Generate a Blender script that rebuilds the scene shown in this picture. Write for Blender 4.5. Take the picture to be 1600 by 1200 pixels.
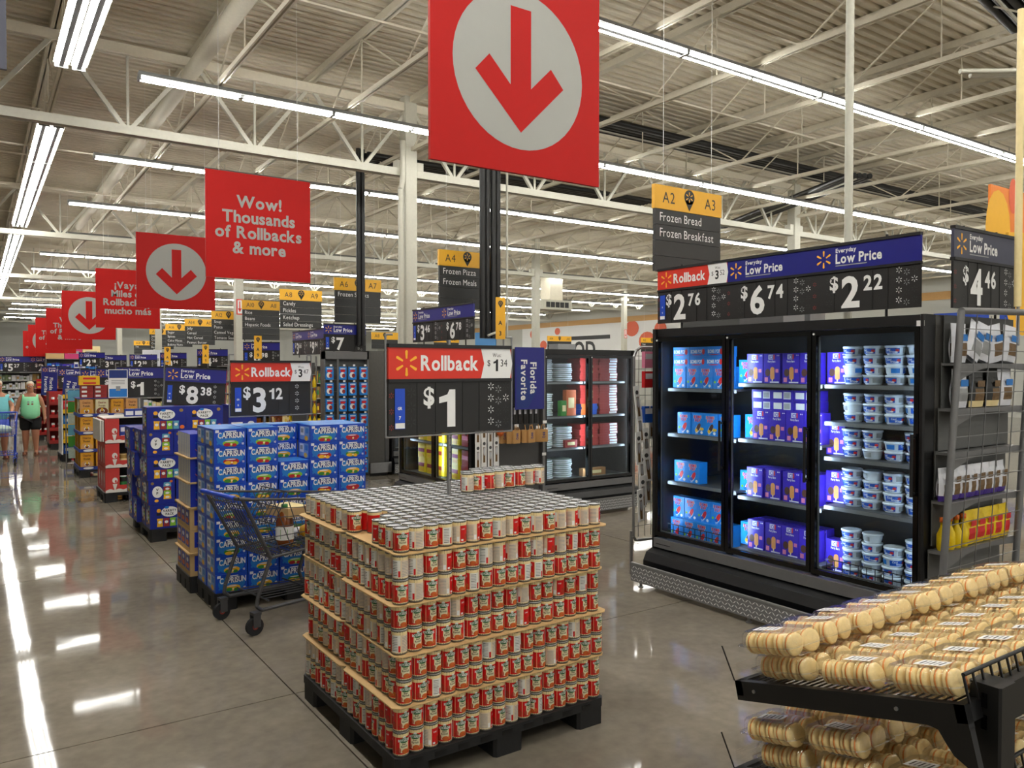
import bpy, math, random
from mathutils import Vector, Matrix, Euler
for o in list(bpy.data.objects): bpy.data.objects.remove(o)
S = bpy.context.scene
COL = S.collection
RN = random.Random(11)
PI = math.pi

# ------------------------------------------------------------ camera, world, exposure
cam = bpy.data.cameras.new('camera'); camo = bpy.data.objects.new('camera', cam); COL.objects.link(camo)
cam.sensor_width = 36.0; cam.lens = 36.0 * 1230 / 1600; cam.clip_end = 300
camo.location = (0, 0, 1.9)
camo.rotation_euler = (math.radians(90 - 1.165), 0, math.radians(-34.3))
S.camera = camo
TUBE_POWER = 30.0
S.view_settings.view_transform = 'Standard'; S.view_settings.look = 'None'
S.view_settings.gamma = 1.0; S.view_settings.use_curve_mapping = False
S.view_settings.exposure = 0.85
S.cycles.transparent_max_bounces = 24
S.cycles.max_bounces = 8
W = bpy.data.worlds.new('store_air'); S.world = W; W.use_nodes = True
W.node_tree.nodes['Background'].inputs[0].default_value = (0.75, 0.74, 0.70, 1)
W.node_tree.nodes['Background'].inputs[1].default_value = 0.6

# ------------------------------------------------------------ materials
def lin(c):
    return tuple(((x / 255) / 12.92 if x / 255 <= 0.04045 else ((x / 255 + 0.055) / 1.055) ** 2.4) for x in c)
def mat(name, col, rough=0.5, metal=0.0, noise=0.08, scale=25.0, emit=0.0, spec=0.5, bump=0.0, coat=0.0):
    m = bpy.data.materials.new(name); m.use_nodes = True
    nt = m.node_tree; b = nt.nodes['Principled BSDF']
    c = lin(col)
    b.inputs['Roughness'].default_value = rough; b.inputs['Metallic'].default_value = metal
    b.inputs['Specular IOR Level'].default_value = spec
    if coat: b.inputs['Coat Weight'].default_value = coat
    tc = nt.nodes.new('ShaderNodeTexCoord'); nz = nt.nodes.new('ShaderNodeTexNoise')
    nz.inputs['Scale'].default_value = scale; nz.inputs['Detail'].default_value = 3
    nt.links.new(tc.outputs['Object'], nz.inputs['Vector'])
    mx = nt.nodes.new('ShaderNodeMix'); mx.data_type = 'RGBA'
    mx.inputs[6].default_value = (*[x * (1 - noise) for x in c], 1); mx.inputs[7].default_value = (*[min(1, x * (1 + noise)) for x in c], 1)
    nt.links.new(nz.outputs['Fac'], mx.inputs[0]); nt.links.new(mx.outputs[2], b.inputs['Base Color'])
    if bump:
        bp = nt.nodes.new('ShaderNodeBump'); bp.inputs['Strength'].default_value = bump; bp.inputs['Distance'].default_value = 0.01
        nt.links.new(nz.outputs['Fac'], bp.inputs['Height']); nt.links.new(bp.outputs['Normal'], b.inputs['Normal'])
    if emit:
        b.inputs['Emission Color'].default_value = (*c, 1); b.inputs['Emission Strength'].default_value = emit
    return m
def clear(name, tint, refl=0.12, alpha=0.9, rough=0.03):
    m = bpy.data.materials.new(name); m.use_nodes = True; nt = m.node_tree
    for n in list(nt.nodes):
        if n.type != 'OUTPUT_MATERIAL': nt.nodes.remove(n)
    out = [n for n in nt.nodes if n.type == 'OUTPUT_MATERIAL'][0]
    tr = nt.nodes.new('ShaderNodeBsdfTransparent'); tr.inputs[0].default_value = (*tint, 1)
    gl = nt.nodes.new('ShaderNodeBsdfGlossy'); gl.inputs['Roughness'].default_value = rough
    lw = nt.nodes.new('ShaderNodeLayerWeight'); fr = nt.nodes.new('ShaderNodeMath'); fr.operation = 'POWER'; fr.inputs[1].default_value = 4.0; nt.links.new(lw.outputs['Facing'], fr.inputs[0])
    nz = nt.nodes.new('ShaderNodeTexNoise'); nz.inputs['Scale'].default_value = 18
    bp = nt.nodes.new('ShaderNodeBump'); bp.inputs['Strength'].default_value = 0.25 if rough > 0.04 else 0.02; bp.inputs['Distance'].default_value = 0.01
    nt.links.new(nz.outputs['Fac'], bp.inputs['Height']); nt.links.new(bp.outputs['Normal'], gl.inputs['Normal'])
    mu = nt.nodes.new('ShaderNodeMath'); mu.operation = 'MULTIPLY_ADD'; mu.inputs[1].default_value = .75; mu.inputs[2].default_value = refl * 0.35
    nt.links.new(fr.outputs[0], mu.inputs[0])
    mx = nt.nodes.new('ShaderNodeMixShader')
    nt.links.new(mu.outputs[0], mx.inputs[0]); nt.links.new(tr.outputs[0], mx.inputs[1]); nt.links.new(gl.outputs[0], mx.inputs[2])
    nt.links.new(mx.outputs[0], out.inputs[0])
    return m

K = {}
def mk(n, *a, **k): K[n] = mat(n, *a, **k)
mk('white_paint', (190, 188, 174), 0.5); mk('deck_paint', (214, 206, 186), 0.65, noise=0.16, scale=3); mk('joist_paint', (216, 209, 190), 0.6)
mk('wall_white', (190, 191, 184), 0.7, noise=0.03, scale=2); mk('wood_band', (205, 160, 100), 0.6)
mk('black', (9, 9, 10), 0.45); mk('bumper_black', (11, 12, 14), 0.32, bump=0.1); mk('black_gloss', (5, 5, 6), 0.18); mk('dark', (25, 24, 23), 0.5, noise=0.1); mk('slat_dark', (42, 43, 42), 0.5)
mk('plastic_black', (26, 26, 27), 0.6, noise=0.15, bump=0.1)
mk('steel', (150, 150, 150), 0.32, 0.85); mk('grey_metal', (120, 120, 120), 0.42, 0.3); mk('grey_dark', (78, 78, 78), 0.45, 0.3)
mk('case_side', (86, 84, 80), 0.38, 0.4, noise=0.15); mk('tin', (196, 198, 202), 0.36, 0.6, noise=0.05)
mk('red_sign', (174, 16, 11), 0.55, spec=0.2, noise=0.02); mk('sign_white_dimmed', (152, 152, 146), 0.5, noise=0.02)  # hanging sign red and white darkened, dim light put into the colour
mk('red_head', (214, 46, 24), 0.4, noise=0.03); mk('blue_head', (24, 28, 122), 0.35, noise=0.05); mk('grey_head', (62, 64, 82), 0.35)
mk('print_white', (232, 232, 230), 0.5, noise=0.02); mk('print_grey', (150, 152, 152), 0.5); mk('print_black', (16, 16, 16), 0.5)
mk('spark_yellow', (250, 178, 40), 0.5); mk('sign_yellow', (238, 178, 36), 0.45, noise=0.04); mk('tag_blue', (20, 72, 190), 0.4)
mk('flower_red', (150, 40, 36), 0.5)
mk('cream', (236, 216, 160), 0.5); mk('can_red', (206, 14, 16), 0.4, noise=0.1); mk('can_green', (38, 96, 50), 0.45); mk('shield', (224, 216, 176), 0.5)
mk('food_orange', (196, 92, 30), 0.6, noise=0.4, scale=90); mk('label_white', (228, 226, 218), 0.5); mk('label_tan', (222, 202, 176), 0.5, noise=0.15, scale=120)
mk('tomato', (170, 44, 20), 0.5, noise=0.4, scale=90)
mk('cardboard', (200, 166, 114), 0.8, noise=0.1); mk('cardboard_dark', (150, 106, 62), 0.8)
mk('juice_blue', (8, 70, 188), 0.35, noise=0.12, scale=8); mk('juice_side', (120, 160, 215), 0.4, noise=0.3, scale=20); mk('juice_dark', (14, 44, 120), 0.4)
mk('juice_cyan', (26, 118, 200), 0.4); mk('leaf_green', (52, 132, 40), 0.5, noise=0.2, scale=60); mk('fruit_red', (176, 24, 34), 0.45, noise=0.2, scale=50)
mk('fruit_yellow', (232, 178, 32), 0.45, noise=0.2, scale=50); mk('lime', (130, 190, 48), 0.5)
mk('chip_blue', (18, 36, 134), 0.4, noise=0.08); mk('pasta_blue', (30, 52, 172), 0.4); mk('box_white', (222, 224, 230), 0.5)
mk('orange', (222, 108, 30), 0.5); mk('bag_green', (86, 160, 62), 0.5); mk('bag_teal', (90, 160, 190), 0.5)
mk('disp_red', (200, 58, 52), 0.5); mk('disp_white', (228, 222, 214), 0.5); mk('gold_lid', (160, 130, 70), 0.4, 0.3); mk('tube_green', (44, 126, 62), 0.5)
mk('cereal_yellow', (226, 160, 34), 0.45, noise=0.12, scale=20); mk('cereal_tan', (218, 160, 96), 0.45); mk('cereal_brown', (120, 54, 26), 0.5, noise=0.2); mk('cereal_blue', (40, 62, 150), 0.5)
mk('yellow_disp', (240, 190, 24), 0.5)
mk('pop_blue', (30, 130, 215), 0.35, noise=0.15, scale=18); mk('pop_red', (208, 28, 34), 0.4, noise=0.1)
mk('ice_purple', (58, 36, 172), 0.35, noise=0.1); mk('ice_tan', (214, 146, 78), 0.5, noise=0.2, scale=60); mk('ice_brown', (80, 46, 30), 0.5); mk('pink', (222, 130, 160), 0.5)
mk('tub_white', (226, 232, 238), 0.35); mk('tub_blue', (20, 82, 180), 0.35)
mk('cookie', (240, 212, 150), 0.75, noise=0.16, scale=60, bump=0.15); mk('frosting', (240, 148, 66), 0.6, noise=0.1)
mk('kraft', (186, 142, 86), 0.8, noise=0.1); mk('bag_purple', (72, 46, 140), 0.4); mk('bag_yellow', (232, 200, 20), 0.35, noise=0.15); mk('salad', (110, 84, 50), 0.5, noise=0.5, scale=70)
mk('amber', (120, 62, 20), 0.2, noise=0.1); mk('cart_blue', (22, 66, 190), 0.4); mk('cart_grey', (84, 84, 86), 0.4, 0.5); mk('rubber', (30, 30, 32), 0.7); mk('wheel_red', (150, 60, 50), 0.5)
mk('skin', (186, 128, 98), 0.55, noise=0.08); mk('mint', (150, 232, 178), 0.8, noise=0.06); mk('shorts', (16, 16, 18), 0.85); mk('hair_white', (216, 208, 190), 0.8, noise=0.2, scale=80)
mk('aqua', (120, 200, 205), 0.8); mk('sandal', (110, 60, 40), 0.6); mk('pizza_red', (150, 34, 28), 0.45, noise=0.3, scale=30)
mk('pale_pack', (170, 190, 180), 0.4, noise=0.3, scale=40); mk('sign_orange', (236, 132, 44), 0.5, noise=0.05); mk('sign_orange2', (226, 98, 58), 0.5); mk('sky_blue', (70, 150, 220), 0.5)
mk('far_green', (120, 140, 100), 0.6, noise=0.4, scale=6); mk('pegboard', (96, 97, 95), 0.5, 0.2); mk('shelf_grey', (112, 112, 112), 0.45, 0.3); mk('magenta', (200, 50, 110), 0.5)
mk('rim_shaded', (112, 108, 100), 0.4, 0.5); mk('reflector', (120, 121, 119), 0.4, noise=0.02); mk('rim_lit', (226, 228, 226), 0.35)  # can rim tones: shade and gleam put into the tin's colour
mk('tube_glow', (255, 253, 246), 0.4, emit=TUBE_POWER, noise=0.0)
mk('led_glow', (205, 228, 255), 0.4, emit=62.0, noise=0.0)
K['glass'] = clear('glass', (0.86, 0.93, 0.93), refl=0.12)
K['clamshell_lip'] = clear('clamshell_lip', (0.97, 0.97, 0.96), refl=0.9, rough=0.15)
K['clamshell'] = clear('clamshell', (0.985, 0.985, 0.98), refl=0.2, rough=0.09)

# ------------------------------------------------------------ mesh building
class MB:
    def __init__(s): s.v = []; s.f = []; s.m = []; s.mats = []; s.sm = []
    def mi(s, n):
        if n not in s.mats: s.mats.append(n)
        return s.mats.index(n)
    def add(s, vs, fs, m, smooth=False):
        b = len(s.v); s.v += [tuple(v) for v in vs]; i = s.mi(m)
        for f in fs: s.f.append([b + k for k in f]); s.m.append(i); s.sm.append(smooth)
        return s
    def box(s, a, b, m, bev=0.0):
        x0, y0, z0 = a; x1, y1, z1 = b
        if bev:   # chamfered in plan
            q = [(x0 + bev, y0), (x1 - bev, y0), (x1, y0 + bev), (x1, y1 - bev), (x1 - bev, y1), (x0 + bev, y1), (x0, y1 - bev), (x0, y0 + bev)]
            n = 8; vs = [(x, y, z0) for x, y in q] + [(x, y, z1) for x, y in q]
            return s.add(vs, [list(range(n))[::-1], list(range(n, 2 * n))] + [[i, (i + 1) % n, n + (i + 1) % n, n + i] for i in range(n)], m)
        vs = [(x0, y0, z0), (x1, y0, z0), (x1, y1, z0), (x0, y1, z0), (x0, y0, z1), (x1, y0, z1), (x1, y1, z1), (x0, y1, z1)]
        return s.add(vs, [(3, 2, 1, 0), (4, 5, 6, 7), (0, 1, 5, 4), (1, 2, 6, 5), (2, 3, 7, 6), (3, 0, 4, 7)], m)
    def bar(s, p, q, r, m, n=6, smooth=True, cap=True, r2=None):
        p = Vector(p); q = Vector(q); d = (q - p).normalized()
        u = d.cross(Vector((0, 0, 1)));
        if u.length < 1e-3: u = Vector((1, 0, 0))
        u.normalize(); w = d.cross(u); r2 = r if r2 is None else r2
        k = [(math.cos(2 * PI * (i + .5) / n), math.sin(2 * PI * (i + .5) / n)) for i in range(n)]
        vs = [p + (u * c + w * e) * r for c, e in k] + [q + (u * c + w * e) * r2 for c, e in k]
        fs = [(i, (i + 1) % n, n + (i + 1) % n, n + i) for i in range(n)]
        s.add(vs, fs, m, smooth and n > 4)
        if cap: s.add(vs, [list(range(n))[::-1], list(range(n, 2 * n))], m)
        return s
    def path(s, pts, r, m, n=6):
        for a, b in zip(pts, pts[1:]): s.bar(a, b, r, m, n)
        return s
    def lathe(s, prof, m, n=20, c=(0, 0, 0), mats=None, axis='z', flat=()):
        vs = []
        for r, z in prof:
            for i in range(n):
                a = 2 * PI * i / n; p = (r * math.cos(a), r * math.sin(a), z)
                if axis == 'y': p = (p[0], p[2], p[1])
                vs.append((p[0] + c[0], p[1] + c[1], p[2] + c[2]))
        for j in range(len(prof) - 1):
            s.add([], [], (mats[j] if mats else m))
        b = len(s.v); s.v += vs
        for j in range(len(prof) - 1):
            mi = s.mi(mats[j] if mats else m)
            for i in range(n):
                q = [b + j * n + i, b + j * n + (i + 1) % n, b + (j + 1) * n + (i + 1) % n, b + (j + 1) * n + i]
                s.f.append(q if axis == 'z' else q[::-1]); s.m.append(mi); s.sm.append(j not in flat)
        return s
    def disc(s, c, r, m, n=20):
        return s.add([(c[0] + r * math.cos(2 * PI * i / n), c[1] + r * math.sin(2 * PI * i / n), c[2]) for i in range(n)], [list(range(n))], m)
    # ---- flat print on a surface map fr(x, y, d)
    def rect(s, fr, x0, y0, x1, y1, m, d=0.0006, nx=1):
        vs = []
        for i in range(nx + 1):
            x = x0 + (x1 - x0) * i / nx; vs += [fr(x, y0, d), fr(x, y1, d)]
        return s.add(vs, [(2 * i, 2 * i + 2, 2 * i + 3, 2 * i + 1) for i in range(nx)], m)
    def strip(s, fr, xs, lo, hi, m, d=0.0006):
        vs = []
        for x, a, b in zip(xs, lo, hi): vs += [fr(x, a, d), fr(x, b, d)]
        return s.add(vs, [(2 * i, 2 * i + 2, 2 * i + 3, 2 * i + 1) for i in range(len(xs) - 1)], m)
    def ell(s, fr, cx, cy, rx, ry, m, d=0.0008, n=8):
        t = [PI * i / n for i in range(n + 1)]
        return s.strip(fr, [cx - rx * math.cos(a) for a in t], [cy - ry * math.sin(a) for a in t], [cy + ry * math.sin(a) for a in t], m, d)
    def poly(s, fr, pts, m, d=0.0008):
        return s.add([fr(x, y, d) for x, y in pts], [list(range(len(pts)))], m)
    def spark(s, fr, cx, cy, r, m, d=0.001):
        for k in range(6):
            a = PI / 2 + k * PI / 3; c, e = math.cos(a), math.sin(a)
            pr = [(.36, -.07), (.34, 0), (.36, .07), (.9, .115), (.97, .07), (1, 0), (.97, -.07), (.9, -.115)]
            s.poly(fr, [(cx + r * (p * c - q * e), cy + r * (p * e + q * c)) for p, q in pr][::-1], m, d)
        return s
    def text(s, fr, body, x, y, h, m, d=0.001, align='l', sx=1.0, bold=True, gap=0.10, vert=False):
        g = [(GL[(ch, bold)] if ch != ' ' else None) for ch in body]
        k = h / CAPH
        w = sum((.3 if q is None else q[2] + gap) * k * sx for q in g)
        x -= w * {'l': 0, 'c': .5, 'r': 1}[align]
        for q in g:
            if q is None: x += .3 * k * sx; continue
            vs, fs, ww = q
            s.add([fr(x + vx * k * sx, y + vy * k, d) for vx, vy in vs], fs, m); x += (ww + gap) * k * sx
        return s
    def mesh(s, name):
        me = bpy.data.meshes.new(name); me.from_pydata(s.v, [], s.f)
        for n in s.mats: me.materials.append(K[n])
        me.polygons.foreach_set('material_index', s.m); me.polygons.foreach_set('use_smooth', s.sm); me.update()
        return me
class Fr:
    def __init__(s, o, u, v): s.o = Vector(o); s.u = Vector(u); s.v = Vector(v); s.n = s.u.cross(s.v)
    def __call__(s, x, y, d=0): return s.o + s.u * x + s.v * y + s.n * d
class Cyl:
    def __init__(s, r, a0, z0=0): s.r = r; s.a = a0; s.z = z0
    def __call__(s, x, y, d=0):
        t = s.a + x / s.r; return Vector(((s.r + d) * math.cos(t), (s.r + d) * math.sin(t), s.z + y))
FRONT = lambda w, y=0.0, z=0.0: Fr((-w / 2, y, z), (1, 0, 0), (0, 0, 1))          # faces -Y
LEFTF = lambda x, d, z=0.0: Fr((x, d, z), (0, -1, 0), (0, 0, 1))                  # faces -X
TOPF = lambda x, y, z: Fr((x, y, z), (1, 0, 0), (0, 1, 0))

# glyphs (one small mesh per character, kept as lists)
GL = {}
def load_glyphs():
    chars = sorted(set("ABCDEFGHIJKLMNOPQRSTUVWXYZabcdefghijklmnopqrstuvwxyz0123456789$&!:.áñ¡,"))
    made = []
    for ch in chars:
        for b in (True, False):
            cu = bpy.data.curves.new('g', 'FONT'); cu.body = ch; cu.resolution_u = 3; cu.offset = 0.03 if b else 0.0
            o = bpy.data.objects.new('g', cu); COL.objects.link(o); made.append((ch, b, o, cu))
    dg = bpy.context.evaluated_depsgraph_get()
    for ch, b, o, cu in made:
        me = bpy.data.meshes.new_from_object(o.evaluated_get(dg))
        vs = [(v.co.x, v.co.y) for v in me.vertices]; fs = []
        for p in me.polygons:
            f = list(p.vertices)
            a = sum(vs[f[i]][0] * vs[f[(i + 1) % len(f)]][1] - vs[f[(i + 1) % len(f)]][0] * vs[f[i]][1] for i in range(len(f)))
            fs.append(f if a > 0 else f[::-1])
        x0 = min(v[0] for v in vs); x1 = max(v[0] for v in vs)
        GL[(ch, b)] = ([(x - x0, y) for x, y in vs], fs, x1 - x0)
        bpy.data.meshes.remove(me)
    one = ([(.20, 0), (.38, 0), (.38, .69), (.25, .69), (.20, .60), (.02, .55), (.02, .44), (.20, .47)], [(0, 1, 2, 3, 4, 7), (4, 5, 6, 7)], .40)
    GL[('1', True)] = one
    for ch, b, o, cu in made: bpy.data.objects.remove(o); bpy.data.curves.remove(cu)
load_glyphs()
CAPH = max(v[1] for v in GL[('H', False)][0])

# ------------------------------------------------------------ objects
def link(name, me): o = bpy.data.objects.new(name, me); COL.objects.link(o); return o
def tag(o, label, cat, group=None):
    o['label'] = label; o['category'] = cat
    if group: o['group'] = group
    return o
def place(o, loc, rz=0): o.location = loc; o.rotation_euler = (0, 0, rz) if not isinstance(rz, tuple) else rz; return o
def thing(name, label, cat, loc=(0, 0, 0), rz=0, group=None):
    return place(tag(link(name, None), label, cat, group), loc, rz)
def part(name, mb, parent, label=None, stuff=False):
    o = link(name, mb if isinstance(mb, bpy.types.Mesh) else mb.mesh(name)); o.parent = parent
    if label: o['label'] = label
    if stuff: o['kind'] = 'stuff'
    return o
def solo(name, mb, label, cat, loc=(0, 0, 0), rz=0, group=None):
    return place(tag(link(name, mb if isinstance(mb, bpy.types.Mesh) else mb.mesh(name)), label, cat, group), loc, rz)
def struct(name, mb, loc=(0, 0, 0), rz=0):
    o = place(link(name, mb.mesh(name) if mb else None), loc, rz); o['kind'] = 'structure'; return o
def kids(o): return KID.get(o.name, [])
KID = {}
def dup(o, loc, rz, label=None, group=None):
    r = o.copy(); COL.objects.link(r); place(r, loc, rz)
    if label: r['label'] = label
    if group: r['group'] = group
    for c in [x for x in o.children]:
        d = c.copy(); COL.objects.link(d); d.parent = r
        for e in list(c.children):
            h = e.copy(); COL.objects.link(h); h.parent = d
    return r
ORD = ['first', 'second', 'third', 'fourth', 'fifth', 'sixth', 'seventh', 'eighth', 'ninth', 'tenth', 'eleventh', 'twelfth', 'thirteenth', 'fourteenth', 'fifteenth', 'sixteenth', 'seventeenth', 'eighteenth', 'nineteenth', 'twentieth']
FACE_X = -PI / 2       # turns a front that looks to -Y so that it looks to -X

# ============================================================ the setting
XR, YB, DECK = 33.0, 72.0, 6.36
def floor_mat():
    m = bpy.data.materials.new('polished_concrete'); m.use_nodes = True; nt = m.node_tree; b = nt.nodes['Principled BSDF']; L = nt.links.new
    tc = nt.nodes.new('ShaderNodeTexCoord')
    n1 = nt.nodes.new('ShaderNodeTexNoise'); n1.inputs['Scale'].default_value = 0.55; n1.inputs['Detail'].default_value = 8; n1.inputs['Roughness'].default_value = 0.65
    n2 = nt.nodes.new('ShaderNodeTexNoise'); n2.inputs['Scale'].default_value = 14; n2.inputs['Detail'].default_value = 6
    n3 = nt.nodes.new('ShaderNodeTexNoise'); n3.inputs['Scale'].default_value = 1.3; n3.inputs['Detail'].default_value = 2
    r = nt.nodes.new('ShaderNodeValToRGB'); r.color_ramp.elements[0].position = .3; r.color_ramp.elements[1].position = .72
    r.color_ramp.elements[0].color = (*lin((108, 101, 90)), 1); r.color_ramp.elements[1].color = (*lin((146, 137, 123)), 1)
    mx = nt.nodes.new('ShaderNodeMix'); mx.data_type = 'RGBA'; mx.blend_type = 'OVERLAY'; mx.inputs[0].default_value = .25
    L(tc.outputs['Object'], n1.inputs['Vector']); L(tc.outputs['Object'], n2.inputs['Vector']); L(tc.outputs['Object'], n3.inputs['Vector'])
    L(n1.outputs['Fac'], r.inputs[0]); L(r.outputs[0], mx.inputs[6]); L(n2.outputs['Fac'], mx.inputs[7]); L(mx.outputs[2], b.inputs['Base Color'])
    rr = nt.nodes.new('ShaderNodeMapRange'); rr.inputs[3].default_value = .025; rr.inputs[4].default_value = .075; b.inputs['Specular IOR Level'].default_value = .10
    L(n1.outputs['Fac'], rr.inputs[0]); L(rr.outputs[0], b.inputs['Roughness'])
    bp = nt.nodes.new('ShaderNodeBump'); bp.inputs['Strength'].default_value = .10; bp.inputs['Distance'].default_value = .02
    L(n3.outputs['Fac'], bp.inputs['Height']); L(bp.outputs['Normal'], b.inputs['Normal'])
    return m
K['floor'] = floor_mat()
mk('joint', (58, 54, 48), 0.8)
# floor: slabs of concrete with sawn joints between them
xs = [-14, 1.52, 5.9, 11.0, 16.2, 21.5, 27, XR]; ys = [-12, -3.1, .7, 4.48, 8.2, 12.1, 17.5, 23, 29, 36, 44, 54, YB]
g = .004
fl = struct('floor', MB().box((-14, -12, -.12), (XR, YB, -.012), 'joint'))
slab_no = 0
for i in range(len(xs) - 1):
    for j in range(len(ys) - 1):
        o = link('concrete_slab', MB().box((xs[i] + g, ys[j] + g, -.012), (xs[i + 1] - g, ys[j + 1] - g, 0), 'floor').mesh('slab')); o.parent = fl
struct('wall_back', MB().box((-14, YB, 0), (XR, YB + .2, DECK + .3), 'wall_white'))
struct('wall_right', MB().box((XR, -12, 0), (XR + .2, YB + .2, DECK + .3), 'wall_white'))
struct('wall_left', MB().box((-14.2, -12, 0), (-14, YB + .2, DECK + .3), 'wall_white'))
struct('trim_1', MB().box((XR - .06, 8, 4.72), (XR - .005, YB, 5.05), 'wood_band'))
# ribbed steel roof deck
mb = MB(); y = -12.0; vs = []
prof = []
while y < YB + .2: prof += [(y, DECK), (y + .07, DECK), (y + .09, DECK + .045), (y + .14, DECK + .045)]; y += .16
vs = [(x, yy, z) for yy, z in prof for x in (-14, XR)]
mb.add(vs, [(2 * i, 2 * i + 1, 2 * i + 3, 2 * i + 2) for i in range(len(prof) - 1)], 'deck_paint')
mb.box((-14, -12, DECK + .1), (XR, YB + .2, DECK + .15), 'deck_paint')
struct('ceiling', mb)
# open web joists run away from us, one every 1.7 m
jm = MB(); wm = MB()
for dx in (-.035, .012):
    jm.box((dx, -12, 5.47), (dx + .023, YB, 5.53), 'joist_paint'); jm.box((dx - .02, -12, 6.26), (dx + .043, YB, 6.355), 'joist_paint')
yy = -12.0; k = 0
while yy < YB - 2:
    wm.bar((0, yy, 5.5), (0, yy + 1.25, 6.27), .013, 'joist_paint', 4, False, False); wm.bar((0, yy + 1.25, 6.27), (0, yy + 2.5, 5.5), .013, 'joist_paint', 4, False, False)
    wm.bar((0, yy + 1.25, 5.5), (0, yy + 1.25, 6.27), .010, 'joist_paint', 4, False, False); yy += 2.5
jme = jm.mesh('joist'); wme = wm.mesh('joist_web')
for k in range(-6, 18):
    o = link('roof_joist', jme); o.location = (2.6 + 1.7 * k, .6 * (k % 3), 0); o['kind'] = 'structure'
    w = link('web', wme); w.parent = o; w['kind'] = 'stuff'
# joist bridging
for yy in (-1.5, 3.1, 7.7, 15.2, 18.6, 25.6, 29.1, 36, 40, 47, 51, 58, 64):
    struct('joist_bridging', MB().bar((-14, yy, 5.55), (XR, yy, 5.55), .016, 'joist_paint', 4).bar((-14, yy + .1, 6.2), (XR, yy + .1, 6.2), .016, 'joist_paint', 4))
# joist girders across the aisles
XN = [1.75 + 1.7 * k for k in range(-9, 19)]
for gi, gy in enumerate((-3.5, 11.8, 22.0, 32.4, 43.0, 54.0, 64.0)):
    gd = struct('roof_girder', None)
    for z0, z1, nm in ((5.05, 5.17, 'bottom_chord'), (6.12, 6.25, 'top_chord')):
        m = MB()
        for dy in (-.075, .015): m.box((-14, gy + dy, z0), (XR, gy + dy + .06, z1), 'white_paint' if z0 < 6 else 'joist_paint')
        part(nm, m, gd)
    st = MB()
    for x in XN:
        trio = [((x, gy, 5.1), (x - .8, gy, 6.15), .038), ((x, gy, 5.1), (x + .8, gy, 6.15), .038), ((x, gy, 5.1), (x, gy, 6.15), .022)]
        for a, b, r in trio:
            if gi == 1: part('web_member', MB().bar(a, b, r, 'white_paint', 4, False), gd)
            else: st.bar(a, b, r, 'white_paint', 4, False)
    if gi != 1: part('web', st, gd, stuff=True)
# columns
for cx, cy in ((5.97, 11.8), (5.97, 22.0), (5.97, 33.4), (16.2, 11.8), (16.0, 22.0), (16.2, 33), (26.2, 28.7), (26.2, 11.8), (5.97, 43.5)):
    c = struct('steel_column', MB().box((cx - .11, cy - .11, 0), (cx + .11, cy + .11, DECK), 'white_paint', .012).box((cx - .24, cy - .08, 5.17), (cx + .24, cy + .08, 5.3), 'white_paint'))
    if (cx, cy) in ((5.97, 22.0), (26.2, 28.7)):
        m = MB(); f = Fr((cx - .11, cy - .112, 3.35), (1, 0, 0), (0, 0, 1)); m.rect(f, .02, 0, .2, .42, 'red_head', .002); m.rect(f, .05, .03, .17, .39, 'print_white', .003)
        m.rect(f, .095, .12, .125, .36, 'red_head', .004); m.poly(f, [(.06, .17), (.11, .06), (.16, .17)], 'red_head', .004); part('fire_sign', m, c, 'small red arrow sign on white column')
m = MB().path([(5.80, 11.66, 5.6), (5.80, 11.66, 4.95), (5.74, 11.62, 4.8), (5.74, 11.62, .2)], .045, 'white_paint', 8); struct('column_pipe', m)
# roof duct and black refrigerant lines under the deck
solo('round_duct', MB().bar((2.53, 1, 6.0), (2.53, 26, 6.0), .105, 'joist_paint', 14), 'round painted roof duct running between the joists, above the strip lights', 'duct')
for n, (a, b) in enumerate((((8.0, 10.05, 5.95), (31, 10.25, 5.95)), ((14.1, 8.8, 5.6), (16.6, 14.5, 5.6)), ((5.7, 13.05, 5.62), (12.5, 13.05, 5.62)), ((8.8, 4.0, 5.95), (14.5, 4.9, 5.95)))):
    t = thing('refrigerant_lines', ['black bundle of pipes hung under the roof deck, long run on the right', 'short slanting black pipe bundle under the roof deck', 'black pipe bundle under the deck beside the white column', 'black pipe bundle in the top right corner of the ceiling'][n], 'pipes')
    d = Vector(b) - Vector(a); px = d.cross(Vector((0, 0, 1))).normalized()
    for q in range(5): part('pipe', MB().bar(Vector(a) + px * (.11 * q - .22), Vector(b) + px * (.11 * q - .22), .055, 'black', 8), t)
    part('hanger_rail', MB().bar(Vector(a) + Vector((0, 0, -.07)) - px * .08, Vector(b) + Vector((0, 0, -.07)) - px * .08, .018, 'white_paint', 4), t)
def drop(x, y, z1, lab, n=3):
    t = thing('pipe_drop', lab, 'pipes', (x, y, 0))
    for q in range(n): part('pipe', MB().bar((.085 * q, .02 * (q % 2), 2.3), (.085 * q, .02 * (q % 2), z1), .042, 'black', 10), t)
drop(5.66, 9.0, 5.95, 'black pipe drop behind the yellow blade sign, near the white column', 4)
drop(5.6, 13.0, 5.75, 'black pipe drop beside the frozen snacks aisle sign', 2)
solo('conduit', MB().bar((5.99, 8.9, 2.3), (5.99, 8.9, 5.9), .016, 'white_paint', 8).path([(5.99, 8.9, 2.62), (5.9, 8.85, 2.42), (5.62, 8.8, 2.33)], .016, 'white_paint', 8), 'thin white conduit hugging the black pipe drop', 'conduit')
solo('power_pole', MB().bar((5.62, 3.6, 2.26), (5.62, 3.6, DECK), .031, 'white_paint', 16), 'white power pole rising from the three door freezer to the roof', 'pole')
solo('power_pole', MB().bar((5.62, 2.39, 2.3), (5.62, 2.39, 4.22), .022, 'cream', 14), 'beige pole standing behind the price sign at the right edge', 'pole')
t = thing('ceiling_rail', 'pair of white rails hung near the roof at the right edge', 'rail')
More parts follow.
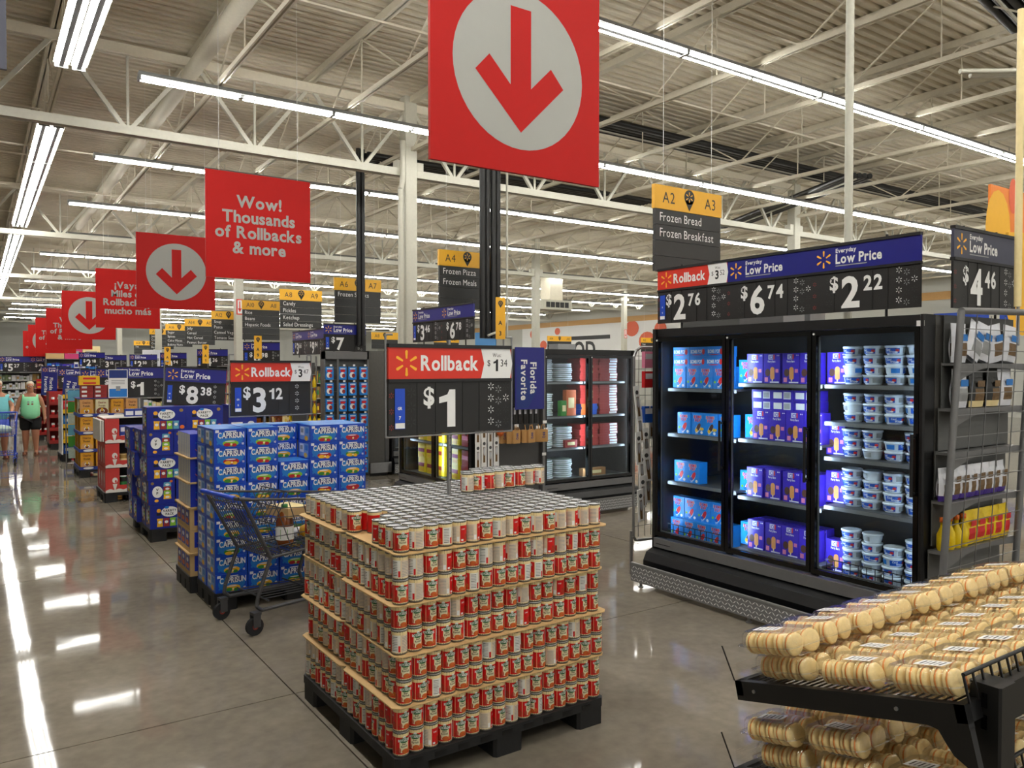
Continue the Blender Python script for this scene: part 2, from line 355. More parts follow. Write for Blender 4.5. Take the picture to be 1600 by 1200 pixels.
for q in (0, .18): part('tube', MB().bar((7.3 + q, 3.6, 4.55), (9.6 + q, 2.6, 4.75), .022, 'white_paint', 8), t)
for q in (0, .09): part('cable', MB().bar((8.5 + q, 3.1, 4.68), (8.5 + q, 3.1, DECK), .004, 'white_paint', 4), t)
t = thing('air_diffuser', 'white square air diffuser box hanging under the far ceiling', 'vent', (18.2, 24.0, 4.1))
part('housing', MB().box((-.75, -.4, 0), (.75, .4, .36), 'white_paint', .1), t); part('duct_neck', MB().box((-.3, -.3, .36), (.3, .3, 2.25), 'joist_paint'), t)
for q in range(5): part('grille_slot', MB().box((-.55 + .22 * q, -.42, .08), (-.38 + .22 * q, -.39, .28), 'black'), t)

# ============================================================ fluorescent lights
def fixture_mesh(L):
    h = MB(); h.box((0, -.05, .05), (L, .05, .10), 'reflector'); h.box((0, -.026, .012), (L, .026, .05), 'grey_dark')  # dark spine between the tubes: shade of the gap put into its colour
    vs = [(0, -.085, .045), (L, -.085, .045), (L, -.05, .06), (0, -.05, .06), (0, .05, .06), (L, .05, .06), (L, .085, .045), (0, .085, .045)]
    h.add(vs, [(0, 1, 2, 3), (4, 5, 6, 7)], 'reflector'); h.box((0, -.07, .0), (.02, .07, .07), 'reflector'); h.box((L - .02, -.07, 0), (L, .07, .07), 'reflector')
    tb = MB(); t0 = []
    for a, b in ((.03, L / 2 - .03), (L / 2 + .03, L - .03)): tb.bar((a, 0, 0), (b, 0, 0), .016, 'tube_glow', 6, True)
    return h.mesh('fixture'), tb.mesh('tubes')
FH, FT = fixture_mesh(2.44)
TUBE1 = MB().bar((.03, 0, 0), (1.19, 0, 0), .016, 'tube_glow', 6).mesh('tube')
ROW = [('nearest', 6.2), ('second', 10.4), ('third', 14.7), ('fourth', 19.1), ('fifth', 23.6), ('sixth', 28), ('seventh', 32.4), ('eighth', 37), ('ninth', 41.5), ('tenth', 46), ('eleventh', 50.5), ('twelfth', 55), ('thirteenth', 59.5), ('fourteenth', 64)]
def fixture(name, lab, grp, loc, rz=0, w=.052, twin=True):
    r = thing(name, lab, 'ceiling light', loc, rz, grp)
    o = part('housing', FH, r)
    for y in ((-w, w) if twin else (0,)):
        for x in (0, 1.22):
            t = part('tube', TUBE1, r); t.location = (x, y, .02)
    part('hanger', MB().bar((.35, 0, .1), (.35, 0, .2), .01, 'white_paint', 4).bar((2.1, 0, .1), (2.1, 0, .2), .01, 'white_paint', 4), r)
    return r
for ri, (nm, yy) in enumerate(ROW):
    x = 1.66; q = 0
    while x < XR - 3:
        fixture('strip_light', 'white twin tube strip light, %s from the left in the %s crosswise ceiling row' % (ORD[q], nm), 'strip lights in crosswise ceiling rows', (x, yy, 5.36)); x += 2.44; q += 1
for yy in (-7.0, -2.4, 1.9):
    x = 1.66
    while x < 14:
        fixture('strip_light', 'white strip light behind the viewer, %s of row %s' % (ORD[int(x / 2.44)], ORD[int((yy + 7) / 4)]), 'strip lights behind the viewer', (x, yy, 5.36)); x += 2.44
# the long double run over the main aisle
for y0, n in ((10.55 - 2.44 * 6, 6), (13.2, 4), (23.9, 9)):
    for k in range(n):
        for dx in (-.09, .09):
            fixture('strip_light', 'aisle strip light, %s side, %s from the near end of the %s stretch' % ('left' if dx < 0 else 'right', ORD[k], ['near', 'middle', 'far'][(10.55 - 2.44 * 6, 13.2, 23.9).index(y0)]), 'strip lights over the main aisle', (.955 + dx, y0 + 2.44 * k, 5.38), PI / 2, .042, True)

# ============================================================ hanging signs
def wires(t, xs, z0, z1):
    for x in xs: part('wire', MB().bar((x, 0, z0), (x, 0, z1), .0025, 'print_white', 4, False, False), t)
ARROW = [(0.0, -.42), (-.365, -.06), (-.255, .06), (-.085, -.11), (-.085, .42), (.085, .42), (.085, -.11), (.255, .06), (.365, -.06)]
def red_sign(x, y, z, kind, lab, rz=0):
    t = thing('hanging_sign', lab, 'sign', (x, y, z), rz)
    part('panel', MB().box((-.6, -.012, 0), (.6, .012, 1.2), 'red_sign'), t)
    f = Fr((0, -.012, .6), (1, 0, 0), (0, 0, 1))
    if kind == 'arrow':
        part('circle', MB().ell(f, 0, 0, .46, .46, 'sign_white_dimmed', .001, 24), t)
        m = MB(); A = ARROW; s = .86
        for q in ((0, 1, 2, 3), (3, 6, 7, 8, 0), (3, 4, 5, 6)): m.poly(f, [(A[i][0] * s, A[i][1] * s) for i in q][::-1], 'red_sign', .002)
        for a in range(len(m.f)): m.f[a] = m.f[a][::-1]
        part('arrow', m, t)
    else:
        m = MB(); L = kind.split('|'); n = len(L)
        for i, s in enumerate(L): m.text(f, s, 0, .215 - .175 * i, .128, 'sign_white_dimmed', .001, 'c', .98, gap=.05)
        part('lettering', m, t)
    wires(t, (-.45, .45), 1.2, DECK + .002 - z)
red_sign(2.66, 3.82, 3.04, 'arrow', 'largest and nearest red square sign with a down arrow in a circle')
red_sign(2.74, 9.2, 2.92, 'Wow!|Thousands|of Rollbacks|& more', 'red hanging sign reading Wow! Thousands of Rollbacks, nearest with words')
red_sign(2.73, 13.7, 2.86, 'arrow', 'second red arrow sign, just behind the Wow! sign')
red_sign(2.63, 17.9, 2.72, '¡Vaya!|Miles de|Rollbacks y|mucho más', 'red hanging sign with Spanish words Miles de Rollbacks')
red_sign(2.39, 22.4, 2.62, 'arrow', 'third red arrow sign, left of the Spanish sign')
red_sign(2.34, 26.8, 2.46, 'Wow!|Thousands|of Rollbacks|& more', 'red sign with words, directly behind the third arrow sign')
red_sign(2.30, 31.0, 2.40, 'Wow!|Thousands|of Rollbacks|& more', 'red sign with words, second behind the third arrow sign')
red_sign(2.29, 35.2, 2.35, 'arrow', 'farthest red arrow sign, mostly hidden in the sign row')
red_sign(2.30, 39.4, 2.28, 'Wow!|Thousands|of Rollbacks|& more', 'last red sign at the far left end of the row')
solo('hanging_sign', MB().box((-.3, -.012, 0), (.3, .012, 2.2), 'grey_head'), 'dull grey sign edge hanging in the top left corner', 'sign', (-.148, 4.80, 3.42))

def pin(m, f, cx, cy, r):
    m.ell(f, cx, cy, r, r, 'slat_dark', .0012, 12); m.poly(f, [(cx - r * .86, cy - r * .5), (cx, cy - r * 1.9), (cx + r * .86, cy - r * .5)], 'slat_dark', .0012)
    m.spark(f, cx, cy, r * .72, 'sign_yellow', .002)
def aisle_sign(x, y, z, a, b, lines, lab, w=.91, n=4):
    t = thing('aisle_sign', lab, 'sign', (x, y, z)); H = .145
    m = MB().box((-w / 2, -.02, H * n), (w / 2, .02, H * n + .22), 'sign_yellow'); f = FRONT(w, -.02, H * n)
    m.text(f, a, .1, .06, .10, 'slat_dark', .001, 'l', .9, False); m.text(f, b, w - .08, .06, .10, 'slat_dark', .001, 'r', .9, False); pin(m, f, w / 2, .145, .07)
    part('header', m, t)
    for i in range(n):
        zz = H * (n - 1 - i); m = MB().box((-w / 2 + .01, -.016, zz + .0005), (w / 2 - .01, .016, zz + H - .003), 'slat_dark')
        if i < len(lines): m.text(FRONT(w, -.016, zz), lines[i], .07, .035, .078, 'print_white', .001, 'l', .86, False)
        part('slat', m, t)
    wires(t, (-w * .36, w * .36), H * n + .22, DECK + .002 - z)
aisle_sign(5.65, 5.30, 2.80, 'A2', 'A3', ['Frozen Bread', 'Frozen Breakfast'], 'yellow and black hanging aisle sign A2 A3 reading Frozen Bread')
aisle_sign(5.74, 9.55, 2.735, 'A4', 'A5', ['Frozen Pizza', 'Frozen Meals'], 'yellow and black hanging aisle sign A4 reading Frozen Pizza')
aisle_sign(5.78, 13.46, 2.72, 'A6', 'A7', ['Frozen Snacks'], 'yellow and black hanging aisle sign A6 A7 reading Frozen Snacks')
aisle_sign(5.68, 16.2, 2.735, 'A8', 'A9', ['Candy', 'Pickles', 'Ketchup', 'Salad Dressings'], 'aisle sign A8 A9 listing candy and pickles')
aisle_sign(5.74, 19.2, 2.58, 'A10', 'A11', ['Rice', 'Beans', 'Hispanic Foods'], 'aisle sign A10 A11 listing rice and beans', n=5)
aisle_sign(5.80, 22.4, 2.66, 'A12', 'A13', ['Soup', 'Pasta', 'Canned Vegetables', 'Tomato Sauce'], 'aisle sign A12 listing soup and pasta, half behind a column')
aisle_sign(5.86, 26.0, 2.63, 'A14', 'A15', ['Jelly', 'Cereal', 'Hot Cereal', 'Peanut Butter'], 'aisle sign A14 listing jelly and cereal')
aisle_sign(6.05, 30.0, 2.66, 'A16', 'A17', ['Sugar', 'Spices', 'Cake Mixes', 'Baking Nuts'], 'aisle sign A16 listing sugar and spices')
aisle_sign(6.2, 34.0, 2.66, 'A18', 'A19', ['Juice', 'Cookies', 'Crackers', 'Boxed Juice'], 'aisle sign A18 listing juice and cookies')
aisle_sign(7.0, 43.0, 2.6, 'A21', 'A22', ['Tea'], 'small far aisle sign left of the cluster, against the white wall', n=3)
aisle_sign(9.6, 32.0, 2.05, 'A14', 'A15', ['Cookies'], 'low far aisle sign above the second blue price topper', n=3)
aisle_sign(20.9, 27.0, 2.62, 'A14', 'A15', [], 'far aisle sign with yellow header above the two door freezer', w=1.3, n=3)
aisle_sign(25.6, 26.2, 2.62, 'A12', 'A13', ['Soap', 'Pasta'], 'far aisle sign with yellow header behind a thin white column', w=1.3, n=3)
aisle_sign(13.6, 24.0, 2.5, 'A16', 'A17', [], 'far aisle sign just left of the middle white column', w=1.0, n=2)
aisle_sign(10.6, 22.6, 2.5, 'A8', '', [], 'far aisle sign under the white conduit', w=.9, n=2)
def blade(x, y, z, txt, lab, w=.2, h=.56, rz=0, arm=.85):
    t = thing('blade_sign', lab, 'sign', (x, y, z), rz); m = MB().box((-w / 2, -.012, 0), (w / 2, .012, h), 'sign_yellow'); f = FRONT(w, -.012); pin(m, f, w / 2, h * .86, w * .26)
    for i, ch in enumerate(txt): m.text(f, ch, w / 2, h * (.34 - .25 * i), w * .42, 'slat_dark', .001, 'c', .9)
    part('panel', m, t); part('stem', MB().bar((w / 2 - .02, .025, -.3), (w / 2 - .02, .025, h), .012, 'steel', 6).bar((w / 2 - .02, .025, -.12), (w / 2 - .02, arm, -.12), .012, 'steel', 6), t)
blade(5.42, 8.2, 2.26, 'A3', 'yellow blade sign A 3 in front of the black pipes', .12, .52, -.5, .03)
blade(6.12, 2.62, 2.36, 'A1', 'yellow blade sign A 1 at the right edge', .16, .5, -.3, .03)
blade(5.1, 17.3, 2.1, 'A9', 'small yellow blade sign left of the paired price toppers', .16, .5)
blade(5.05, 21.8, 2.02, 'A1', 'small yellow blade sign by the column foot', .16, .5)
blade(4.9, 26.0, 2.0, 'A5', 'small yellow blade sign between far blue toppers', .18, .55)
# orange seasonal banner
m = MB().box((0, -.01, 0), (1.4, .01, .95), 'sign_orange'); f = FRONT(0, -.01)
m.ell(f, .12, .62, .2, .3, 'sign_yellow', .001); m.ell(f, .55, .2, .34, .4, 'sign_yellow', .0012); m.ell(f, .36, .9, .07, .14, 'sign_orange2', .002); m.ell(f, 1.0, .6, .3, .3, 'sign_orange2', .001)
solo('hanging_banner', m, 'orange patterned banner at the right edge', 'banner', (6.45, 2.95, 2.36))
# wall graphics far behind
m = MB().box((-.02, -9, -.6), (0, 9, 1.75), 'print_white'); f = LEFTF(-.02, 9)
m.text(f, 'FOOD', 4.0, -.35, .95, 'print_black', .01, 'l', 1.0); m.box((-.04, -.6, .75), (-.02, 3.6, 1.0), 'print_black')
for cx, cy, r in ((1.5, 1.3, .5), (2.6, .5, .4), (11.6, 1.3, .6), (12.9, .5, .7), (14.0, 1.2, .5), (4.2, 1.4, .3)): m.ell(f, cx, cy, r, r * .8, 'sign_orange2', .012)
solo('wall_graphic', m, 'white food mural on the far right wall under the wooden band', 'mural', (XR - .01, 38, 3.0))
solo('wall_panel', MB().box((-.05, 0, 0), (0, 3, 1.7), 'sky_blue'), 'plain light blue panel high on the far right wall', 'panel', (XR - .01, 50.5, 3.0))
solo('wall_panel', MB().box((-.05, 0, 0), (0, 6, 2.2), 'slat_dark'), 'dark grey panel on the far right wall near the freezer corner', 'panel', (XR - .01, 25.4, 2.6))
solo('wall_panel', MB().box((-.05, 0, 0), (0, 4.0, .75), 'tag_blue'), 'bright blue panel on the right wall behind the right price sign', 'panel', (XR - .01, 13.2, 3.4))
m = MB().box((0, -.05, 0), (1.6, 0, 1.3), 'sign_orange2'); solo('wall_panel', m, 'faded red square panel on the far left back wall', 'panel', (6.2, YB - .02, 3.9))
m = MB(); m.text(Fr((5.4, YB - .03, 2.6), (1, 0, 0), (0, 0, 1)), 'M', 0, 0, 1.3, 'print_black', .01, 'l', 1.3); solo('wall_letter', m, 'black letter M high on the far left back wall', 'lettering')
m = MB().box((0, -.02, 0), (1.6, .02, 1.0), 'print_black')
for q in (.2, .58): m.poly(FRONT(0, -.02), [(.25, q + .1), (.55, q - .05), (.55, q + .25)], 'print_white', .002)
m.bar((.2, 0, 1.0), (.2, 0, 2.37), .012, 'steel', 4).bar((1.4, 0, 1.0), (1.4, 0, 2.37), .012, 'steel', 4)
for q in (.25, .65): m.rect(FRONT(0, -.02), .8, q - .02, 1.4, q + .08, 'print_white', .002)
solo('hanging_sign', m, 'black hanging direction sign with white arrows, far left', 'sign', (3.6, 50.0, 4.0))

# ============================================================ price signs
def price_sign(root, x0, w, h, price, head, was=None, blue=True, decor=7, small=False, z=0.0, frame=True, tagtxt=('GR', '7'), shift=0.0):
    """one price holder, front to -Y, lower left corner at (x0, 0, z) of the root"""
    hh = h * .36; ph = h - hh - .03; f = Fr((x0, -.012, z), (1, 0, 0), (0, 0, 1))
    if frame:
        m = MB(); r = .006
        m.path([(x0 - .012, 0, z - .01), (x0 - .012, 0, z + h + .05), (x0 + .03, 0, z + h + .05)], r, 'steel'); m.path([(x0 + w + .012, 0, z - .01), (x0 + w + .012, 0, z + h + .05), (x0 + w - .03, 0, z + h + .05)], r, 'steel')
        m.bar((x0 - .012, 0, z - .008), (x0 + w + .012, 0, z - .008), r, 'steel'); part('wire_frame', m, root)
    part('top_rail', MB().box((x0, -.02, z + h - .02), (x0 + w, .014, z + h), 'black').box((x0, -.02, z + ph), (x0 + w, .014, z + ph + .018), 'black'), root)
    # header
    hz = ph + .018; H = h - .02 - hz
    m = MB().box((x0, -.012, z + hz), (x0 + w, .008, z + h - .02), {'r': 'red_head', 'b': 'blue_head', 'g': 'grey_head'}[head])
    if head == 'r':
        m.spark(f, .135 * w, hz + H * .5, H * .42, 'spark_yellow', .001)
        m.text(f, 'Rollback', .245 * w, hz + H * .28, H * .46, 'print_white', .001, 'l', .86, gap=.06)
        part('header_card', m, root)
        m = MB(); q = [(.735, 0), (.99, 0), (1.01, .5), (.99, 1), (.735, 1), (.762, .5)]
        a = [(px * w, hz + py * H) for px, py in q]
        m.poly(f, [a[0], a[1], a[2], a[5]], 'print_white', .0015); m.poly(f, [a[5], a[2], a[3], a[4]], 'print_white', .0015)
        m.text(f, 'Was:', .875 * w, hz + H * .72, H * .13, 'print_black', .002, 'c', .85, False)
        if was:
            m.text(f, '$', .79 * w, hz + H * .42, H * .2, 'print_black', .002, 'l', .9, False)
            m.text(f, was[0], .84 * w, hz + H * .24, H * .40, 'print_black', .002, 'l', .9); m.text(f, was[1], .905 * w, hz + H * .40, H * .24, 'print_black', .002, 'l', .85, False)
        part('was_price_card', m, root, 'white card with old price')
    else:
        s = H * .38; m.spark(f, .03 * w + s, hz + H * .5, s, 'spark_yellow', .001); X = .07 * w + 2 * s
        m.text(f, 'Everyday', X, hz + H * .72, H * .17, 'print_white', .001, 'l', .92, gap=.04); m.text(f, 'Low Price', X, hz + H * .27, H * .38, 'print_white', .001, 'l', .84, gap=.05)
        m.rect(f, X, hz + H * .15, X + w * .3, hz + H * .19, 'print_grey', .001); part('header_card', m, root)
    # flip digits
    m = MB().box((x0, -.01, z), (x0 + w, .006, z + ph), 'dark')
    for q in (.215, .36, .58, .72): m.box((x0 + q * w, -.0125, z), (x0 + q * w + .0025, -.01, z + ph), 'black')
    d, c = price; X = (.235 + shift) * w
    m.text(f, '$', X, ph * .56, ph * .33, 'print_white', .001, 'l', .95); X += .105 * w + .03 * ph
    m.text(f, d, X, ph * .12, ph * .72, 'print_white', .001, 'l', .95)
    X += (GL[(d, True)][2] + .1) * ph * .72 / CAPH * .95
    if c: m.text(f, c, X, ph * .50, ph * .34, 'print_white', .001, 'l', .9)
    cols = ['print_white', 'print_grey', 'slat_dark']
    if not small:
        for i in range(4):
            for j in range(3 if decor > 4 else 1):
                m.spark(f, (.82 + .066 * j) * w, ph * (.9 - .235 * i - (.06 if j == 1 else 0)), .028 * w, cols[j] if (i + j) % 3 else cols[(j + 1) % 3] if j else cols[0], .0012)
        if decor > 4:
            for i in range(3): m.spark(f, .17 * w, ph * (.8 - .28 * i), .035 * w, 'slat_dark', .0012)
            for i in range(3): m.spark(f, .02 * w, ph * (.75 - .3 * i), .02 * w, 'flower_red', .0012)
    part('price_panel', m, root)
    if blue:
        m = MB().box((x0 + .045 * w, -.016, z + ph * .12), (x0 + .12 * w, -.012, z + ph * .88), 'tag_blue'); g2 = Fr((x0, -.016, z), (1, 0, 0), (0, 0, 1))
        m.rect(g2, .047 * w, ph * .13, .118 * w, ph * .23, 'print_white', .001)
        m.text(g2, tagtxt[0], .083 * w, ph * .48, ph * .055, 'print_white', .001, 'c', .8); m.text(g2, tagtxt[1], .083 * w, ph * .30, ph * .06, 'print_white', .001, 'c', .9)
        part('aisle_tag', m, root, 'small blue tag')

# can display sign on its pole
t = thing('price_sign', 'red Rollback price sign for $1 on a pole in the can stack', 'sign', (1.845, 3.9, 1.16))
price_sign(t, 0, .80, .50, ('1', ''), 'r', ('1', '34'), z=.372, shift=.03)
m = MB().bar((.392, .02, -.9), (.392, .02, .9), .012, 'steel', 8)
for q in range(7): m.ell(Fr((.392, .0075, .1 + .04 * q), (1, 0, 0), (0, 0, 1)), 0, 0, .004, .004, 'black', .0006, 6)
part('pole', m, t)
t = thing('price_sign', 'red Rollback sign reading $3.12 standing over the juice boxes', 'sign', (1.80, 6.9, 1.10), 0.06)
price_sign(t, 0, .715, .475, ('3', '12'), 'r', ('3', '47'), z=.39, decor=1, tagtxt=('GR', '8'), shift=-.09); part('pole', MB().bar((.3, .02, -.9), (.3, .02, .6), .013, 'steel', 8), t)
t = thing('price_sign', 'blue Low Price sign reading $8.38 tilted over the chip boxes', 'sign', (1.765, 9.69, 1.2), (0, .06, -.12))
price_sign(t, 0, .66, .45, ('8', '38'), 'b', z=.28, decor=1, tagtxt=('GR', '9')); part('pole', MB().bar((.3, .02, -.6), (.3, .02, .5), .013, 'steel', 8), t)
t = thing('price_sign', 'blue Low Price sign reading $1 above the red striped display', 'sign', (1.77, 13.22, 1.2))
price_sign(t, 0, .66, .475, ('1', ''), 'b', z=.25, tagtxt=('GR', '10'), shift=.06); part('pole', MB().bar((.3, .02, -1.2), (.3, .02, .4), .013, 'steel', 8), t)
t = thing('price_sign', 'partly hidden blue sign reading $5 beyond the cereal boxes', 'sign', (1.68, 17.2, 1.2)); price_sign(t, 0, .66, .46, ('5', ''), 'b', z=.22, shift=.02); part('pole', MB().bar((.3, .02, -1.2), (.3, .02, .4), .013, 'steel', 8), t)
t = thing('price_sign', 'farther dark sign with blue header behind the white notice', 'sign', (1.88, 16.6, 1.2)); price_sign(t, 0, .6, .46, ('2', ''), 'b', z=.24, blue=False); part('pole', MB().bar((.3, .02, -1.2), (.3, .02, .4), .013, 'steel', 8), t)
t = thing('price_sign', 'far blue sign reading $3 between the leaning purple cards', 'sign', (1.68, 22.15, 1.25)); price_sign(t, 0, .66, .5, ('3', ''), 'b', z=.15, shift=-.12, blue=False); part('pole', MB().bar((.3, .02, -1.25), (.3, .02, .4), .013, 'steel', 8), t)
t = thing('price_sign', 'farthest blue price sign in the pallet row, by the person', 'sign', (1.5, 25.0, 1.25)); price_sign(t, 0, .7, .5, ('4', ''), 'b', z=.2, blue=False); part('pole', MB().bar((.3, .02, -1.25), (.3, .02, .4), .013, 'steel', 8), t)
def florida(x, y, z, w, h, rz, lab, arm=.85):
    m = MB().box((0, -.006, 0), (w, .006, h), 'blue_head'); f = Fr((0, -.006, 0), (1, 0, 0), (0, 0, 1))
    m.poly(f, [(.02, .02), (w * .45, .02), (w * .75, h * .3), (.02, h * .75)][::1], 'juice_dark', .0005)
    g2 = Fr((w, -.006, 0), (0, 0, -1), (1, 0, 0)); g2 = Fr((0, -.006, h), (0, 0, -1), (1, 0, 0))
    m.text(g2, 'Florida', h * .24, w * .52, w * .2, 'print_white', .001, 'l', .95); m.text(g2, 'Favorite', h * .20, w * .2, w * .2, 'print_white', .001, 'l', .95)
    t = thing('hanging_card', lab, 'sign', (x, y, z), rz); part('card', m, t); part('bracket', MB().bar((w / 2, .006, .08), (w / 2, arm, .08), .006, 'steel', 6), t); return t
florida(5.33, 7.75, 1.40, .43, .75, (0, 0, 0), 'purple blue hanging card reading Florida Favorite, nearest and upright', .2)
florida(1.60, 20.3, 1.18, .36, .55, (0, .1, -.2), 'tilted purple blue card hanging over the far red display')
florida(1.40, 23.6, 1.2, .36, .6, (0, .03, -.2), 'smaller purple blue card hanging left of the tilted one')
m = MB().box((0, -.005, 0), (.26, .005, .42), 'print_white'); f = Fr((0, -.005, 0), (1, 0, 0), (0, 0, 1))
m.rect(f, .01, .29, .25, .41, 'juice_dark', .001); m.rect(f, .01, .01, .25, .13, 'juice_cyan', .001); m.rect(f, .10, .10, .16, .17, 'print_grey', .002)
for i in range(3): m.rect(f, .04, .2 + .025 * i, .22, .208 + .025 * i, 'print_grey', .001)
m.bar((.13, .005, .1), (.13, .24, .1), .005, 'steel', 6)
solo('notice_card', m, 'white notice card with blue bands hanging left of the $1 sign', 'sign', (1.63, 13.0, 1.46))
# rows of toppers over the end caps
def topper(lab, loc, rz, segs, w, h, posts=True, bl=True, drop=.045):
    t = thing('price_topper', lab, 'sign', loc, rz)
    for i, (pr, hd, was) in enumerate(segs): price_sign(t, w * i, w, h, pr, hd, was, z=0, frame=False, blue=(i == 0 and bl), tagtxt=('A', '1'), shift=-.06 if hd == 'b' else -.1)
    n = len(segs); m = MB()
    for q in ([.25, w * n - .25] if n > 1 else [.2, w - .2]): m.bar((q, .03, -drop), (q, .03, h + .02), .009, 'black', 6)
    part('post', m, t)
    return t
topper('long price topper over the three door freezer: $2.76, $6.74 and $2.22', (5.0, 5.03, 2.29), FACE_X, [(('2', '76'), 'r', ('3', '52')), (('6', '74'), 'b', None), (('2', '22'), 'b', None)], .78, .48)
topper('grey blue Low Price topper reading $4.46 over the wire rack', (5.10, 2.55, 2.28), 0.0, [(('4', '46'), 'g', None)], .84, .52, True, False)
topper('purple blue price topper reading $3.46 and $6.78 over the second end cap', (5.0, 9.74, 2.25), FACE_X, [(('3', '46'), 'b', None), (('6', '78'), 'b', None)], .8, .45, True, True, .11)
topper('price topper reading $3.66 and $9.94 over the third end cap', (5.0, 14.7, 2.14), FACE_X, [(('3', '66'), 'b', None), (('9', '94'), 'b', None)], .8, .45)
topper('blue price topper reading $7 over the peg rack of blue bags', (4.97, 13.05, 2.19), 0, [(('7', ''), 'b', None)], .78, .48)
for i, (x, y, z, w, pr) in enumerate(((4.95, 17.9, 2.0, .8, ('0', '98')), (4.95, 22.3, 1.93, .8, ('4', '36')), (4.8, 26.6, 1.9, .8, ('0', '94')), (4.5, 30.5, 1.9, .9, ('2', '50')), (3.7, 32.5, 1.9, 1.0, ('3', '12')), (2.9, 30.2, 1.95, .8, ('2', '18')))):
    topper('blue Low Price end cap topper, %s of those receding behind the $3.12 sign' % ORD[i], (x, y, z), -.5 if i < 3 else -.3, [(pr, 'b', None)], w, .48, True, True, .35 if i < 3 else z)
topper('far dark price topper reading $5.27 and $2.17 over the far left shelves', (.75, 35.6, 1.75), 0, [(('5', '27'), 'b', None), (('2', '17'), 'b', None)], 1.0, .6)

# ============================================================ pallets
def pallet(lab, x, y, w, d, h=.14, rz=0, group=None):
    t = thing('pallet', lab, 'pallet', (x, y, 0), rz, group)
    part('deck', MB().box((0, 0, h - .045), (w, d, h), 'plastic_black', .02), t)
    for i in range(3):
        for j in range(3):
            cx = .09 + (w - .18) * i / 2; cy = .09 + (d - .18) * j / 2
            part('foot', MB().box((cx - .085, cy - .085, 0), (cx + .085, cy + .085, h - .045), 'plastic_black', .015), t)
    m = MB()
    for i in range(9): m.box((.05 + i * (w - .1) / 9 + .02, -.002, h - .035), (.05 + i * (w - .1) / 9 + .08, 0, h - .012), 'black')
    part('edge_slots', m, t)
    return t
# ---- the stack of pasta cans
PX, PY = 1.545, 3.185
pallet('black plastic pallet under the stack of pasta cans', PX - .005, PY - .01, 1.225, 1.225)
CR, CHT = .0376, .1125
def can_meshes():
    b = MB(); r = CR
    b.lathe([(r * .92, .0), (r, .003), (r, .006), (r * .965, .010), (r * .965, CHT - .010), (r, CHT - .006), (r, CHT - .001), (r * .95, CHT), (r * .83, CHT - .006), (r * .7, CHT - .0045), (r * .55, CHT - .003), (0.001, CHT - .003)], 'tin', 18, flat=(8, 9, 10), mats=['rim_shaded'] * 6 + ['rim_lit'] + ['grey_dark'] + ['tin'] * 3)  # dark gaps and groove, bright top ring: shade and gleam painted on the tin
    f = TOPF(0, 0, CHT - .002); b.ell(f, .004, 0, .012, .006, 'reflector', .001, 6); b.ell(f, .010, 0, .004, .004, 'grey_dark', .0015, 5)
    l = MB(); R2 = r * .972; H0, H1 = .0065, CHT - .0065
    l.lathe([(R2, H0), (R2, H0 + .006), (R2, H1 - .015), (R2, H1)], 'cream', 22)
    c = Cyl(R2, -PI / 2, H0); hh = H1 - H0; q = PI * R2     # front centre at angle -90 deg (towards -Y)
    zt = hh - .016; zb = .006; n = 8
    sw = lambda x0, x1, y0, y1, m, d=.0007, k=6: l.rect(c, x0, y0, x1, y1, m, d, k)
    sw(-q * .34, q * .34, zb, zt, 'can_red', k=8)                                   # red front
    xs = [-.021 + .042 * i / 8 for i in range(9)]
    l.strip(c, xs, [zb + .004 + .006 * (abs(x) / .021) for x in xs], [zt - .018] * 9, 'shield', .0012)
    l.ell(c, 0, zt - .0145, .0235, .0125, 'can_green', .0016, 8); l.ell(c, 0, zt - .002, .007, .007, 'print_white', .0013, 6)
    l.text(c, 'BOYARDEE', 0, zt - .0195, .0105, 'print_white', .0020, 'c', .66, gap=.05); l.text(c, 'CHEF', 0, zt - .0085, .0045, 'print_white', .0020, 'c', .8)
    l.text(c, 'Beef', 0, zt - .035, .0072, 'print_black', .0017, 'c', .8); l.text(c, 'Ravioli', 0, zt - .046, .0085, 'print_black', .0017, 'c', .75)
    l.ell(c, .004, zb + .013, .0155, .0115, 'food_orange', .0018, 7); l.ell(c, -.024, zb + .018, .009, .014, 'tomato', .0012, 6); l.ell(c, .026, zb + .016, .009, .012, 'food_orange', .0012, 6)
    sw(q * .36, q * .74, zb, zt, 'label_white', k=6)                                 # nutrition panel
    for i in range(9): sw(q * .40, q * .62, zb + .008 + .0075 * i, zb + .0105 + .0075 * i, 'print_grey' if i % 4 else 'print_black', .0012, 4)
    sw(q * .655, q * .735, zb + .002, zb + .03, 'can_red', .0012, 2)
    sw(q * .76, q * 1.24, zb, zt, 'label_tan', k=7)                                  # ingredients panel
    for i in range(10): sw(q * .80, q * 1.10, zb + .006 + .0068 * i, zb + .0085 + .0068 * i, 'print_grey', .0012, 4)
    sw(q * 1.12, q * 1.23, zb + .004, zb + .026, 'print_white', .0012, 2)
    sw(-q * .74, -q * .36, zb, zt, 'can_red', k=6); l.text(c, 'CHEF', -q * .68, zt - .02, .006, 'print_white', .0013, 'l', .8); sw(-q * .7, -q * .6, zb + .005, zb + .014, 'print_white', .0013, 2)
    l.ell(c, -q * .47, zb + .02, .010, .018, 'tomato', .0012, 6)
    return b.mesh('can_body'), l.mesh('can_label')
CANB, CANL = can_meshes()
LOWC = MB(); LOWC.lathe([(CR * .97, 0), (CR * .97, CHT - .001), (CR * .94, CHT), (CR * .82, CHT - .006), (CR * .62, CHT - .004), (CR * .55, CHT - .0025), (0.001, CHT - .0025)], 'tin', 14, flat=(1, 3, 4, 5), mats=['rim_shaded', 'rim_lit', 'grey_dark', 'tin', 'grey_metal', 'tin'])
